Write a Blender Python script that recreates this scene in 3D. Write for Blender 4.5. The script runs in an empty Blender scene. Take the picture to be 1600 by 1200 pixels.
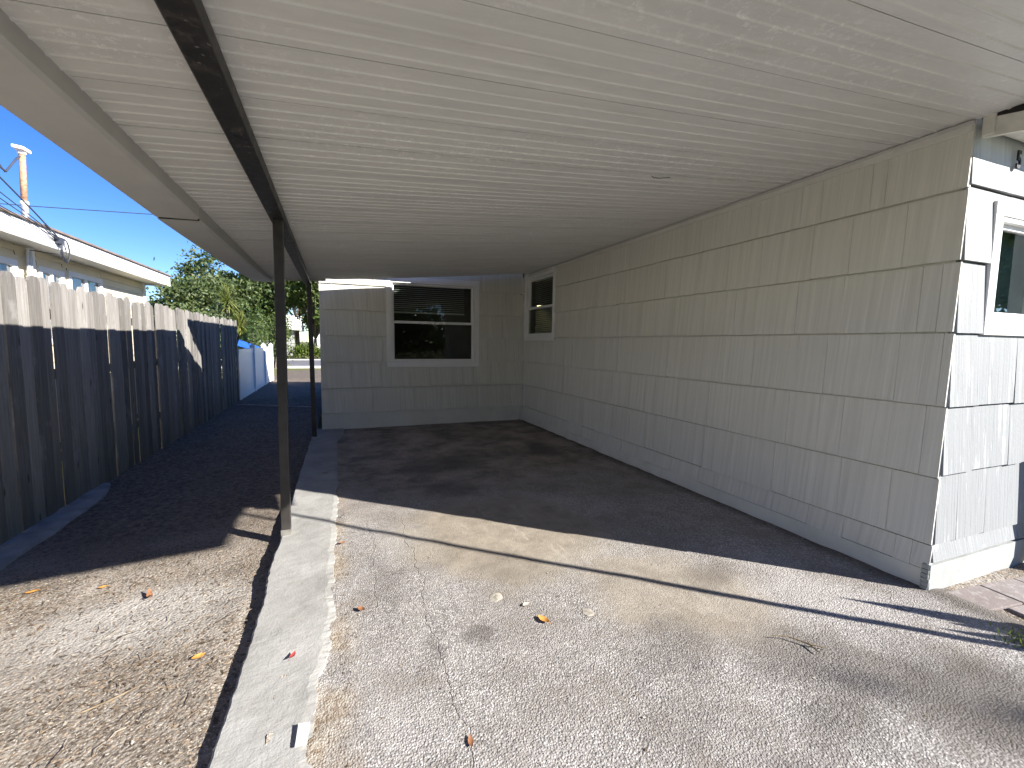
import bpy, bmesh, math, random
from mathutils import Vector, Matrix, noise
R = math.radians
scn = bpy.context.scene
COL = scn.collection
random.seed(7)
SUN_EL = 27.0
SD = Vector((-0.752, 0.659))            # where shadows run on the ground

# ------------------------------------------------------------------ helpers
class MB:
    def __init__(s): s.v = []; s.f = []
    def add(s, vs, fs):
        n = len(s.v); s.v += [tuple(p) for p in vs]; s.f += [tuple(i + n for i in f) for f in fs]
    def box(s, x0, x1, y0, y1, z0, z1):
        s.add([(x0,y0,z0),(x1,y0,z0),(x1,y1,z0),(x0,y1,z0),(x0,y0,z1),(x1,y0,z1),(x1,y1,z1),(x0,y1,z1)],
              [(0,3,2,1),(4,5,6,7),(0,1,5,4),(1,2,6,5),(2,3,7,6),(3,0,4,7)])
    def prism(s, poly, d):
        """poly: list of 3D points (planar), extruded by vector d"""
        n = len(poly); d = Vector(d)
        vs = [Vector(p) for p in poly] + [Vector(p) + d for p in poly]
        fs = [tuple(range(n))[::-1], tuple(range(n, 2*n))] + [(i, (i+1) % n, n+(i+1) % n, n+i) for i in range(n)]
        s.add(vs, fs)
    def tube(s, pts, r, n=8, cap=True):
        pts = [Vector(p) for p in pts]
        rs = r if isinstance(r, (list, tuple)) else [r]*len(pts)
        t0 = (pts[1]-pts[0]).normalized()
        a = t0.orthogonal().normalized()
        vs = []
        for i, p in enumerate(pts):
            t = (pts[min(i+1, len(pts)-1)] - pts[max(i-1, 0)]).normalized()
            a = (a - t*a.dot(t))
            if a.length < 1e-6: a = t.orthogonal()
            a.normalize(); b = t.cross(a)
            for k in range(n):
                w = 2*math.pi*k/n
                vs.append(p + (a*math.cos(w) + b*math.sin(w))*rs[i])
        fs = []
        for i in range(len(pts)-1):
            for k in range(n):
                fs.append((i*n+k, i*n+(k+1) % n, (i+1)*n+(k+1) % n, (i+1)*n+k))
        if cap: fs += [tuple(range(n))[::-1], tuple(range((len(pts)-1)*n, len(pts)*n))]
        s.add(vs, fs)
    def build(s, name, mat=None, parent=None, smooth=False, bevel=0, **props):
        me = bpy.data.meshes.new(name); me.from_pydata(s.v, [], s.f); me.update()
        o = bpy.data.objects.new(name, me); COL.objects.link(o)
        if mat: me.materials.append(mat)
        if smooth: me.polygons.foreach_set('use_smooth', [True]*len(me.polygons))
        if bevel:
            b = o.modifiers.new('bevel', 'BEVEL'); b.width = bevel; b.segments = 2; b.limit_method = 'ANGLE'
        if parent:
            o.parent = parent
            p = Vector((0,0,0)); q = parent
            while q: p += q.location; q = q.parent
            o.location = -p if p.length else (0,0,0)
        for k, v in props.items(): o[k] = v
        return o
def tag(o, label, cat, group=None, kind=None):
    o['label'] = label; o['category'] = cat
    if group: o['group'] = group
    if kind: o['kind'] = kind
    return o
def thing(name, label, cat, loc=(0,0,0), group=None):
    o = bpy.data.objects.new(name, None); COL.objects.link(o); o.location = loc; o.empty_display_size = .2
    return tag(o, label, cat, group)
def nz(x, y=0., z=0.): return noise.noise(Vector((x, y, z)))
def rnd(a, b): return random.uniform(a, b)

# ------------------------------------------------------------------ node helper
class G:
    def __init__(s, name):
        s.m = bpy.data.materials.new(name); s.m.use_nodes = True
        s.nt = s.m.node_tree; s.nt.nodes.clear()
        s.out = s.nt.nodes.new('ShaderNodeOutputMaterial')
        s.P = s.nt.nodes.new('ShaderNodeTexCoord').outputs['Object']
    def n(s, t): return s.nt.nodes.new(t)
    def set(s, sock, v):
        if hasattr(v, 'is_output') or isinstance(v, bpy.types.NodeSocket): s.nt.links.new(v, sock)
        elif isinstance(v, (tuple, list)):
            sock.default_value = tuple(v) + ((1.,) if len(v) == 3 and len(sock.default_value) == 4 else ())
        else: sock.default_value = v
    def scale(s, sx, sy, sz, v=None, loc=(0,0,0), rot=(0,0,0)):
        n = s.n('ShaderNodeMapping'); s.set(n.inputs['Vector'], v or s.P)
        n.inputs['Scale'].default_value = (sx,sy,sz); n.inputs['Location'].default_value = loc; n.inputs['Rotation'].default_value = rot
        return n.outputs[0]
    def noise(s, sc, det=3, rough=.55, v=None, dist=0, col=False):
        n = s.n('ShaderNodeTexNoise'); s.set(n.inputs['Vector'], v or s.P)
        n.inputs['Scale'].default_value = sc; n.inputs['Detail'].default_value = det
        n.inputs['Roughness'].default_value = rough; n.inputs['Distortion'].default_value = dist
        return n.outputs['Color' if col else 'Fac']
    def vor(s, sc, v=None, feature='F1', out='Distance', rand=1):
        n = s.n('ShaderNodeTexVoronoi'); n.feature = feature; s.set(n.inputs['Vector'], v or s.P)
        n.inputs['Scale'].default_value = sc; n.inputs['Randomness'].default_value = rand
        return n.outputs[out]
    def math(s, op, a, b=None, c=None, clamp=False):
        n = s.n('ShaderNodeMath'); n.operation = op; n.use_clamp = clamp
        s.set(n.inputs[0], a)
        if b is not None: s.set(n.inputs[1], b)
        if c is not None: s.set(n.inputs[2], c)
        return n.outputs[0]
    def ramp(s, f, stops, interp='LINEAR'):
        n = s.n('ShaderNodeValToRGB'); s.set(n.inputs[0], f); cr = n.color_ramp; cr.interpolation = interp
        while len(cr.elements) < len(stops): cr.elements.new(.5)
        for e, (p, c) in zip(cr.elements, stops):
            e.position = p; e.color = (c,c,c,1) if isinstance(c, (int,float)) else tuple(c)+(1,)
        return n.outputs[0]
    def rng(s, f, a, b, c=0., d=1., smooth=False):
        n = s.n('ShaderNodeMapRange'); s.set(n.inputs[0], f)
        if smooth: n.interpolation_type = 'SMOOTHSTEP'
        for i, v in enumerate((a,b,c,d)): n.inputs[1+i].default_value = v
        return n.outputs[0]
    def mix(s, f, a, b, op='MIX'):
        n = s.n('ShaderNodeMix'); n.data_type = 'RGBA'; n.blend_type = op
        s.set(n.inputs[0], f); s.set(n.inputs[6], a); s.set(n.inputs[7], b); return n.outputs[2]
    def sep(s, v=None):
        n = s.n('ShaderNodeSeparateXYZ'); s.set(n.inputs[0], v or s.P); return n.outputs
    def comb(s, x, y, z):
        n = s.n('ShaderNodeCombineXYZ')
        for i, q in enumerate((x,y,z)): s.set(n.inputs[i], q)
        return n.outputs[0]
    def isl(s): return s.n('ShaderNodeNewGeometry').outputs['Random Per Island']
    def bump(s, h, strength=.5, dist=.01, normal=None):
        n = s.n('ShaderNodeBump'); n.inputs['Strength'].default_value = strength; n.inputs['Distance'].default_value = dist
        s.set(n.inputs['Height'], h)
        if normal: s.set(n.inputs['Normal'], normal)
        return n.outputs[0]
    def blob(s, cx, cy, rx, ry, ang=0, soft=.5, warp=.25, ws=3.):
        """soft irregular stain round (cx,cy) in the ground plane"""
        w = s.n('ShaderNodeVectorMath'); w.operation = 'MULTIPLY_ADD'
        s.set(w.inputs[0], s.noise(ws, 3, .6, col=True)); w.inputs[1].default_value = (warp*2,warp*2,0); w.inputs[2].default_value = (-warp,-warp,0)
        a = s.n('ShaderNodeVectorMath'); a.operation = 'ADD'; s.set(a.inputs[0], s.P); s.set(a.inputs[1], w.outputs[0])
        m = s.n('ShaderNodeMapping'); m.vector_type = 'TEXTURE'; s.set(m.inputs[0], a.outputs[0])
        m.inputs['Location'].default_value = (cx,cy,0); m.inputs['Rotation'].default_value = (0,0,ang); m.inputs['Scale'].default_value = (rx,ry,1e3)
        l = s.n('ShaderNodeVectorMath'); l.operation = 'LENGTH'; s.set(l.inputs[0], m.outputs[0])
        return s.rng(l.outputs['Value'], 1.0, 1.0-soft, 0, 1, True)
    def done(s, col, rough=.8, normal=None, spec=.3, metal=0, **kw):
        b = s.n('ShaderNodeBsdfPrincipled')
        s.set(b.inputs['Base Color'], col); s.set(b.inputs['Roughness'], rough); s.set(b.inputs['Metallic'], metal)
        b.inputs['Specular IOR Level'].default_value = spec
        if normal: s.set(b.inputs['Normal'], normal)
        for k, v in kw.items(): s.set(b.inputs[k.replace('_',' ')], v)
        s.nt.links.new(b.outputs[0], s.out.inputs[0]); s.bsdf = b
        return s.m

def m_plain(name, c, rough=.6, var=.15, sc=6, bumpy=.0, metal=0, spec=.3):
    g = G(name); f = g.noise(sc, 4)
    lo = tuple(v*(1-var) for v in c); hi = tuple(min(1, v*(1+var)) for v in c)
    nrm = g.bump(g.noise(sc*12, 3), bumpy, .004) if bumpy else None
    return g.done(g.ramp(f, [(.3, lo), (.7, hi)]), rough, nrm, spec, metal)

# ------------------------------------------------------------------ materials
def m_shingle(name, base, worn):
    g = G(name)
    x, y, z = g.sep()
    u = g.math('ADD', x, y)
    vec = g.comb(u, 0., z)
    r = g.isl()
    vec2 = g.comb(g.math('ADD', u, g.math('MULTIPLY', r, 7.3)), r, z)
    fine = g.noise(1, 2, .5, g.scale(190, 1, 2.2, vec2))
    mid = g.noise(1, 3, .55, g.scale(42, 1, .8, vec2))
    big = g.noise(1.1, 3)
    c = g.mix(g.rng(mid, .3, .72), tuple(v*.86 for v in base), tuple(min(1, v*1.09) for v in base))
    c = g.mix(g.rng(r, 0, 1, .0, .30), c, tuple(v*.90 for v in base))
    c = g.mix(g.rng(big, .35, .7, 0, .25), c, (base[0]*.98, base[1]*.93, base[2]*.84))
    # paint ridges catching more paint
    c = g.mix(g.rng(fine, .56, .74, 0, .45), c, tuple(min(1, v*1.25) for v in base))
    spots = g.rng(g.noise(9, 2, .5), .74, .8, 0, .25)
    c = g.mix(spots, c, tuple(v*.8 for v in base))
    if worn:
        st = g.noise(1, 4, .7, g.scale(34, 1, 1.7, vec2))
        bl = g.noise(1, 4, .65, g.scale(6, 1, 2.2, vec2))
        k = g.math('ADD', st, g.math('MULTIPLY', bl, .9))
        prot = g.rng(z, 2.44, 2.36)
        c = g.mix(g.math('MULTIPLY', g.rng(k, .64, .86, 0, .88), prot), c, (.20, .21, .22))
        c = g.mix(g.math('MULTIPLY', g.rng(g.noise(1, 3, .6, g.scale(70, 1, 5, vec2)), .60, .70, 0, .6), prot), c, (.17, .175, .18))
    h = g.math('ADD', g.math('MULTIPLY', fine, .6), g.math('MULTIPLY', mid, 1.0))
    if worn: h = g.math('ADD', h, g.math('MULTIPLY', g.noise(60, 4, .7), .5))
    return g.done(c, .62, g.bump(h, .55 if not worn else .9, .0035), .35)
PAINT = (.66, .655, .60)
M = {}
M['shingle'] = m_shingle('painted_shingle', PAINT, False)
M['shingle_worn'] = m_shingle('worn_painted_shingle', (.52, .555, .555), True)
M['wallpaint'] = m_plain('wall_paint', (.65, .645, .59), .6, .08, 4, .2)
M['board'] = m_plain('base_board_paint', (.33, .345, .335), .6, .10, 9, .3)
M['white'] = m_plain('white_vinyl', (.80, .80, .79), .38, .03, 5, 0)
M['whitewood'] = m_plain('dirty_white_paint', (.62, .61, .55), .6, .14, 9, .25)
M['black'] = m_plain('black_paint', (.012, .012, .014), .4, .3, 20)
M['pane_backing'] = m_plain('grey_green_reflection', (.30,.37,.31), .9, .3, 3)  # grey-green haze of reflected trees, put into a plain sheet colour
M['darkroom'] = m_plain('room_dark', (.10, .095, .085), .9, .2, 2)
M['blind'] = m_plain('blind_slat', (.50, .52, .48), .5, .06, 5)
M['trimshade'] = m_plain('fascia_paint', (.47, .465, .445), .5, .06, 5, .1)

def m_ceiling():
    g = G('painted_aluminium_pan')
    st = g.noise(1, 5, .65, g.scale(1.3, 9, 2))
    pat = g.noise(1, 4, .6, g.scale(.7, 1.9, 1))
    c = g.ramp(st, [(.25, (.59,.59,.565)), (.5, (.64,.64,.615)), (.75, (.685,.685,.66))])
    edge = g.rng(g.noise(1, 3, .7, g.scale(2.2, 5.5, 1)), .52, .56)
    c = g.mix(g.math('MULTIPLY', edge, .16), c, (.76,.75,.72))
    chip = g.math('MULTIPLY', g.rng(g.noise(30, 5, .8), .54, .60), g.rng(pat, .46, .60))
    c = g.mix(g.math('MULTIPLY', chip, .75), c, (.82,.82,.80))
    dirt = g.math('MULTIPLY', g.rng(g.noise(1, 4, .7, g.scale(1.1, 22, 3)), .56, .72), .30)
    c = g.mix(dirt, c, (.42,.395,.365))
    h = g.math('ADD', g.noise(1, 3, .6, g.scale(2, 26, 3)), g.math('MULTIPLY', chip, .3))
    return g.done(c, .45, g.bump(h, .25, .004), .45)
M['pan'] = m_ceiling()
def m_beam():
    g = G('scuffed_black_steel')
    sc = g.noise(14, 5, .7); s2 = g.noise(45, 3, .7)
    c = g.mix(g.rng(sc, .55, .72), (.014,.013,.012), (.075,.068,.058))
    c = g.mix(g.rng(s2, .64, .72), c, (.20,.185,.165))
    return g.done(c, g.rng(sc, .3, .7, .35, .6), g.bump(sc, .15, .004), .5)
M['beam'] = m_beam()
M['post'] = m_plain('dark_bronze_post', (.030, .027, .024), .42, .35, 12, .1, 0, .5)

def m_glass(name, tint=(.85,.9,.88), refl=1.0):
    g = G(name)
    t = g.n('ShaderNodeBsdfTransparent'); t.inputs[0].default_value = tint + (1,)
    b = g.n('ShaderNodeBsdfGlossy'); b.inputs['Roughness'].default_value = .015; b.inputs[0].default_value = (.95,.97,1,1)
    f = g.n('ShaderNodeFresnel'); f.inputs[0].default_value = 1.62
    g.set(f.inputs['Normal'], g.bump(g.noise(1.7, 1), .03, .02))
    g.set(b.inputs['Normal'], g.bump(g.noise(1.7, 1), .03, .02))
    mx = g.n('ShaderNodeMixShader'); g.set(mx.inputs[0], g.math('MULTIPLY', f.outputs[0], refl, clamp=True))
    g.nt.links.new(t.outputs[0], mx.inputs[1]); g.nt.links.new(b.outputs[0], mx.inputs[2]); g.nt.links.new(mx.outputs[0], g.out.inputs[0])
    return g.m
M['glass'] = m_glass('window_glass', refl=.6)
M['glass2'] = m_glass('front_window_glass', (.8,.86,.84), 1.8)

def m_drive():
    g = G('driveway_aggregate')
    pv = g.n('ShaderNodeTexVoronoi'); g.set(pv.inputs['Vector'], g.P); pv.inputs['Scale'].default_value = 120
    d1, pc = pv.outputs['Distance'], pv.outputs['Color']
    d2 = g.vor(240); cell = g.sep(pc)[0]
    big = g.noise(1.6, 5, .6); med = g.noise(7, 4, .65)
    c = g.ramp(cell, [(0, (.15,.14,.13)), (.35, (.285,.27,.256)), (.75, (.38,.362,.344)), (1, (.56,.54,.515))])
    c = g.mix(g.rng(d1, .38, .72, 0, .8), c, (.17,.157,.147))                 # binder between the stones
    c = g.mix(g.rng(med, .4, .7, 0, .25), c, (.46,.437,.41))
    c = g.mix(g.rng(big, .44, .62, 0, .45), c, (.19,.170,.152))
    # smooth tan skim of cement, worn at its rim
    tan = g.blob(1.15, 3.05, .95, .95, .5, .45, .30, 2.5)
    w2 = g.noise(.9, 5, .6)
    c = g.mix(g.rng(w2, .50, .64, 0, .35), c, (.44,.42,.40)); c = g.mix(g.rng(g.noise(3.2, 5, .7), .54, .66, 0, .5), c, (.20,.178,.155))
    tan2 = g.blob(1.75, 1.95, .55, .75, .6, .5, .25, 3)
    tan = g.math('MAXIMUM', tan, g.math('MULTIPLY', tan2, .8))
    tanc = g.mix(g.rng(g.noise(5, 5, .7), .3, .7), (.18,.152,.115), (.325,.285,.225))
    tanc = g.mix(g.rng(g.noise(1, 4, .6, g.scale(9, 2.5, 1, rot=(0,0,.6))), .60, .68, 0, .5), tanc, (.41,.375,.315))
    c = g.mix(g.math('MULTIPLY', tan, .85), c, tanc)
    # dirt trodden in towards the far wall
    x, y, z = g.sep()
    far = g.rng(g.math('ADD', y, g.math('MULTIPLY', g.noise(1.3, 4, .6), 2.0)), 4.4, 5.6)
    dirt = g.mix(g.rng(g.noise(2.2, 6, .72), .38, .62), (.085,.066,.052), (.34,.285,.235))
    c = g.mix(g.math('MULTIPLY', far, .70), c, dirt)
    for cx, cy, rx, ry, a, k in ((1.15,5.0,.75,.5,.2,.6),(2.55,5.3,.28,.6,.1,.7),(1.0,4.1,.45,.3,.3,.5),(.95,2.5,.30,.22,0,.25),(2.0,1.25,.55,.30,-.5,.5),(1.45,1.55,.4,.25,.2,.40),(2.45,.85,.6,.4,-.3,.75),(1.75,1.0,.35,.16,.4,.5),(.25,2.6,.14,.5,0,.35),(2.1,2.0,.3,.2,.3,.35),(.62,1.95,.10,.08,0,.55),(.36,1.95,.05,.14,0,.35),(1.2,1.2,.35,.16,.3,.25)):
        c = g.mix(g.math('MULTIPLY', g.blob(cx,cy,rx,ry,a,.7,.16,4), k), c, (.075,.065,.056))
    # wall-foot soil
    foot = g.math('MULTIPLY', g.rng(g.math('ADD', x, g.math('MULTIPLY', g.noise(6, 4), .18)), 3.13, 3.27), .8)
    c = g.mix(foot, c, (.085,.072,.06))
    # sandy crumble along the strip edge
    crumb = g.math('MULTIPLY', g.rng(g.math('ADD', x, g.math('MULTIPLY', g.noise(5, 4, .65), .16)), .17, .07), g.rng(g.noise(2.2, 3), .40, .58))
    c = g.mix(g.math('MULTIPLY', crumb, .75), c, g.mix(g.rng(g.noise(30, 3), .35, .65), (.22,.155,.09), (.42,.375,.30)))
    # two thin cracks
    def crack(x0, k, w, s, y0, y1):
        cx = g.math('ADD', g.math('MULTIPLY', g.math('SUBTRACT', g.noise(1, 4, .7, g.comb(.3*s, g.math('MULTIPLY', y, 3.0), s)), .5), .20), g.math('ADD', x0, g.math('MULTIPLY', y, k)))
        d = g.math('ABSOLUTE', g.math('SUBTRACT', x, cx))
        return g.math('MULTIPLY', g.rng(d, w, w*.3), g.math('MULTIPLY', g.rng(y, y0, y0+.2), g.rng(y, y1, y1-.3)))
    ck = g.math('MAXIMUM', crack(.36, .03, .0035, 3., .9, 3.6), crack(.14, .02, .003, 9., 2.2, 3.7))
    c = g.mix(g.math('MULTIPLY', ck, .38), c, (.09,.08,.075))
    rough = g.math('SUBTRACT', 1.0, g.math('MULTIPLY', g.math('MAXIMUM', tan, g.math('MULTIPLY', far, .6)), .7))
    h = g.math('ADD', g.math('MULTIPLY', g.math('ADD', g.math('MULTIPLY', d1, -1.0), g.math('MULTIPLY', d2, -.35)), rough), g.math('MULTIPLY', g.noise(22, 4, .7), .9))
    h = g.math('SUBTRACT', h, g.math('MULTIPLY', ck, 1.5))
    return g.done(c, .85, g.bump(h, .68, .006), .25)
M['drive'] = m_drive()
def m_concrete():
    g = G('old_concrete')
    a = g.noise(3.2, 6, .65); b = g.noise(40, 4, .65); s = g.noise(1, 4, .7, g.scale(60, 9, 1, rot=(0,0,.5)))
    c = g.ramp(a, [(.25, (.22,.217,.203)), (.5, (.315,.312,.296)), (.75, (.395,.391,.374))])
    c = g.mix(g.rng(b, .54, .68, 0, .5), c, (.27,.26,.24)); c = g.mix(g.rng(g.noise(9, 5, .7), .52, .68, 0, .45), c, (.30,.285,.26))
    c = g.mix(g.rng(s, .62, .74, 0, .35), c, (.43,.425,.41))
    sp = g.vor(130); c = g.mix(g.rng(sp, .10, .04, 0, .5), c, (.16,.15,.14))
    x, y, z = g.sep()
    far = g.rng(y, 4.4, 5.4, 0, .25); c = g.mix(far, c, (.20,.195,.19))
    return g.done(c, .85, g.bump(g.math('ADD', a, g.math('ADD', g.math('MULTIPLY', b, .6), g.math('MULTIPLY', g.noise(110, 3, .7), .5))), .7, .007), .25)
M['conc'] = m_concrete()
M['footing'] = m_plain('footing_concrete', (.26,.26,.255), .9, .25, 6, .6)
def m_soil():
    g = G('sandy_soil')
    a = g.noise(2.3, 6, .65); b = g.noise(26, 5, .7); v = g.vor(70); f = g.noise(120, 3, .7)
    c = g.ramp(a, [(.28, (.135,.112,.09)), (.48, (.25,.22,.185)), (.7, (.38,.345,.305))])
    c = g.mix(g.rng(b, .45, .68, 0, .75), c, (.12,.09,.065))
    c = g.mix(g.rng(f, .60, .72, 0, .6), c, (.38,.36,.33))
    sv = g.sep(g.vor(85, None, 'F1', 'Color'))[0]; sw = g.sep(g.vor(210, None, 'F1', 'Color'))[1]
    c = g.mix(g.rng(sv, .80, .90, 0, .7), c, (.075,.058,.043)); c = g.mix(g.rng(sw, .84, .92, 0, .7), c, (.50,.46,.40)); c = g.mix(g.rng(sv, .12, .05, 0, .6), c, (.33,.24,.16))
    pale = g.blob(-1.0, 2.75, .75, .50, .3, .7, .25, 2.5)
    c = g.mix(g.math('MULTIPLY', pale, .65), c, g.mix(g.rng(b, .3, .7), (.33,.312,.288), (.50,.48,.45)))
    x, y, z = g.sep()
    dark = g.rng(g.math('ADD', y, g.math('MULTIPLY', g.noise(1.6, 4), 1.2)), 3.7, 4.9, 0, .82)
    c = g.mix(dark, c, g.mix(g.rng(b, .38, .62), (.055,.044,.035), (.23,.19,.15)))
    h = g.math('ADD', g.math('MULTIPLY', b, 1.2), g.math('ADD', g.math('MULTIPLY', v, -.6), g.math('MULTIPLY', f, .5)))
    return g.done(c, .95, g.bump(h, .8, .012), .15)
M['soil'] = m_soil()
def m_ground():
    g = G('yard_grass_ground')
    a = g.noise(.35, 6, .65); b = g.noise(9, 4, .7)
    c = g.ramp(a, [(.3, (.20,.16,.09)), (.5, (.13,.14,.05)), (.72, (.075,.115,.03))])
    c = g.mix(g.rng(b, .4, .7, 0, .6), c, (.22,.19,.11))
    return g.done(c, .95, g.bump(b, .8, .04), .15)
M['ground'] = m_ground()
M['road'] = m_plain('grey_asphalt', (.16,.16,.165), .85, .2, 1.2, .3)
M['kerb'] = m_plain('kerb_concrete', (.45,.44,.42), .8, .15, 2, .3)
def m_brick():
    g = G('paver_brick'); r = g.isl()
    c = g.mix(r, (.19,.16,.15), (.28,.25,.24))
    c = g.mix(g.rng(g.noise(24, 5, .7), .52, .68, 0, .6), c, (.46,.44,.42))
    c = g.mix(g.rng(g.noise(7, 4), .5, .7, 0, .5), c, (.17,.145,.13))
    return g.done(c, .85, g.bump(g.noise(60, 4, .7), .5, .004), .2)
M['brick'] = m_brick()
def m_picket():
    g = G('weathered_picket'); r = g.isl()
    x, y, z = g.sep(); u = g.math('ADD', y, g.math('MULTIPLY', r, 9.1)); vec = g.comb(r, u, z)
    s = g.noise(1, 5, .7, g.scale(1, 55, 2.6, vec)); s2 = g.noise(1, 4, .6, g.scale(1, 11, 1.2, vec)); k = g.vor(1, g.scale(1, 9, 2.6, vec))
    c = g.ramp(s, [(.25, (.16,.145,.13)), (.5, (.32,.295,.27)), (.75, (.43,.405,.375))])
    c = g.mix(g.rng(s2, .4, .7, 0, .55), c, (.24,.21,.185))
    c = g.mix(g.rng(r, 0, 1, 0, .75), c, g.mix(g.rng(s, .3, .7), (.30,.27,.24), (.50,.47,.44))); c = g.mix(g.rng(g.noise(1, 4, .7, g.scale(1, 5, 3, vec)), .58, .68, 0, .5), c, (.56,.54,.52))
    c = g.mix(1.0, c, g.mix(r, (.46,.475,.48), (.74,.76,.77)), 'MULTIPLY'); c = g.mix(g.rng(k, .13, .05, 0, .9), c, (.03,.025,.022))
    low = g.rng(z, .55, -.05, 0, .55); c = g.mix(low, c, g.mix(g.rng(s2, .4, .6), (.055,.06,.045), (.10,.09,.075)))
    return g.done(c, .85, g.bump(g.math('ADD', s, s2), .6, .006), .2)
M['picket'] = m_picket()
M['siding'] = m_plain('cream_siding', (.70,.63,.47), .5, .05, 3)
M['soffit'] = m_plain('soffit_white', (.70,.69,.65), .5, .05, 3)
M['fascia'] = m_plain('white_fascia', (.80,.80,.79), .45, .03, 3)
M['roofing'] = m_plain('roof_shingle', (.20,.155,.13), .9, .25, 5, .5)
M['rust'] = m_plain('rusty_conduit', (.42,.24,.15), .6, .4, 30, .1)
M['galv'] = m_plain('galvanised_metal', (.55,.56,.58), .4, .12, 12, 0, .6)
M['cable'] = m_plain('cable_sheath', (.05,.055,.075), .5, .2, 5)
M['tarp'] = m_plain('blue_tarp', (.03,.13,.55), .45, .15, 5, .1)
M['bark'] = m_plain('bark', (.14,.115,.09), .9, .35, 9, .6)
M['graywood'] = m_plain('grey_house_paint', (.30,.31,.31), .6, .1, 2)
M['hose'] = m_plain('pale_hose', (.42,.36,.33), .5, .1, 9)
M['paper'] = m_plain('white_paper', (.82,.82,.80), .7, .04, 30)
M['downspout'] = m_plain('green_grey_paint', (.50,.545,.50), .5, .08, 6)
M['dry'] = m_plain('dry_twig', (.20,.155,.10), .8, .3, 30)
M['stone'] = m_plain('tan_stone', (.34,.31,.26), .9, .3, 40, .5)
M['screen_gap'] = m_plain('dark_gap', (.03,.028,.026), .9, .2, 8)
def m_leaf(name, a, b, trans=.35):
    g = G(name); r = g.isl()
    c = g.mix(r, a, b); c = g.mix(g.rng(g.noise(.8, 3), .35, .7, 0, .6), c, tuple(v*.55 for v in a))
    p = g.n('ShaderNodeBsdfPrincipled'); g.set(p.inputs['Base Color'], c); p.inputs['Roughness'].default_value = .5; p.inputs['Specular IOR Level'].default_value = .35
    t = g.n('ShaderNodeBsdfTranslucent'); g.set(t.inputs[0], g.mix(.5, c, (.30,.40,.04)))
    mx = g.n('ShaderNodeMixShader'); mx.inputs[0].default_value = trans
    g.nt.links.new(p.outputs[0], mx.inputs[1]); g.nt.links.new(t.outputs[0], mx.inputs[2]); g.nt.links.new(mx.outputs[0], g.out.inputs[0])
    return g.m
M['leaf_olive'] = m_leaf('olive_leaf', (.075,.125,.035), (.17,.20,.06))
M['leaf_dark'] = m_leaf('dark_leaf', (.035,.070,.020), (.095,.135,.035), .25)
M['leaf_light'] = m_leaf('light_leaf', (.10,.16,.03), (.21,.25,.06))
M['leaf_rust'] = m_leaf('olive_rust_leaf', (.070,.115,.045), (.15,.17,.07))
M['yucca'] = m_leaf('yucca_blade', (.13,.17,.04), (.33,.31,.10))
M['leaf_orange'] = m_plain('orange_leaf', (.50,.24,.06), .6, .35, 60)
M['leaf_red'] = m_plain('red_leaf', (.34,.055,.05), .6, .3, 60)
M['leaf_brown'] = m_plain('brown_leaf', (.24,.11,.055), .7, .35, 60)
def m_litter():
    g = G('leaf_chips'); r = g.isl()
    c = g.ramp(r, [(0, (.06,.045,.03)), (.4, (.15,.105,.07)), (.65, (.25,.185,.125)), (.88, (.34,.29,.22)), (1, (.48,.44,.37))])
    return g.done(c, .85, None, .2)
M['litter'] = m_litter()
g = G('lamp_glow'); em = g.n('ShaderNodeEmission'); em.inputs[0].default_value = (1,.85,.40,1); em.inputs[1].default_value = 2.5
g.nt.links.new(em.outputs[0], g.out.inputs[0]); M['lamp'] = g.m

# ------------------------------------------------------------------ geometry numbers (metres; camera 1.4 m above the slab at x=y=0)
XW, YB, YN = 3.189, 7.561, 1.424        # carport-side wall, rear wing wall, front wall
XWL = -.207                              # left end of the wing wall
def ceil_z(x): return 2.615 + .094*(x - XW)

# ------------------------------------------------------------------ ground
def sheet(name, xs, ys, zf, mat, **kw):
    mb = MB(); nx, ny = len(xs), len(ys)
    mb.v = [(x, y, zf(x, y)) for y in ys for x in xs]
    mb.f = [(j*nx+i, j*nx+i+1, (j+1)*nx+i+1, (j+1)*nx+i) for j in range(ny-1) for i in range(nx-1)]
    return mb.build(name, mat, smooth=True, **kw)
def lin(a, b, st): n = max(1, int(round((b-a)/st))); return [a + (b-a)*i/n for i in range(n+1)]
far_x = [-600,-200,-80,-40,-20,-10,-5,-2,0,2,5,10,20,40,80,200,600]
far_y = [-600,-200,-80,-40,-20,-10,-5,0,5,10,15,20,25,30,40,50,60,80,120,200,600]
sheet('ground', far_x, far_y, lambda x, y: -.17, M['ground'], kind='structure')
def driveway_z(x, y):
    z = .006*nz(x*1.1, y*1.1) + .005*nz(x*4, y*4, 3)
    if x < .2: z += .010*max(0, nz(x*14, y*14, 1))*max(0, (.2-x)/.2)
    if x > 2.9: z += .02*((x-2.9)/.4)*(nz(x*6, y*6, 5)*.5+.4)
    if x > 3.22: z -= .22*(x-3.22)
    return z
sheet('driveway', lin(-.25, 3.6, .03), lin(-7, -.5, .25)[:-1] + lin(-.5, YB+.05, .03), driveway_z, M['drive'], kind='structure')
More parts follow.
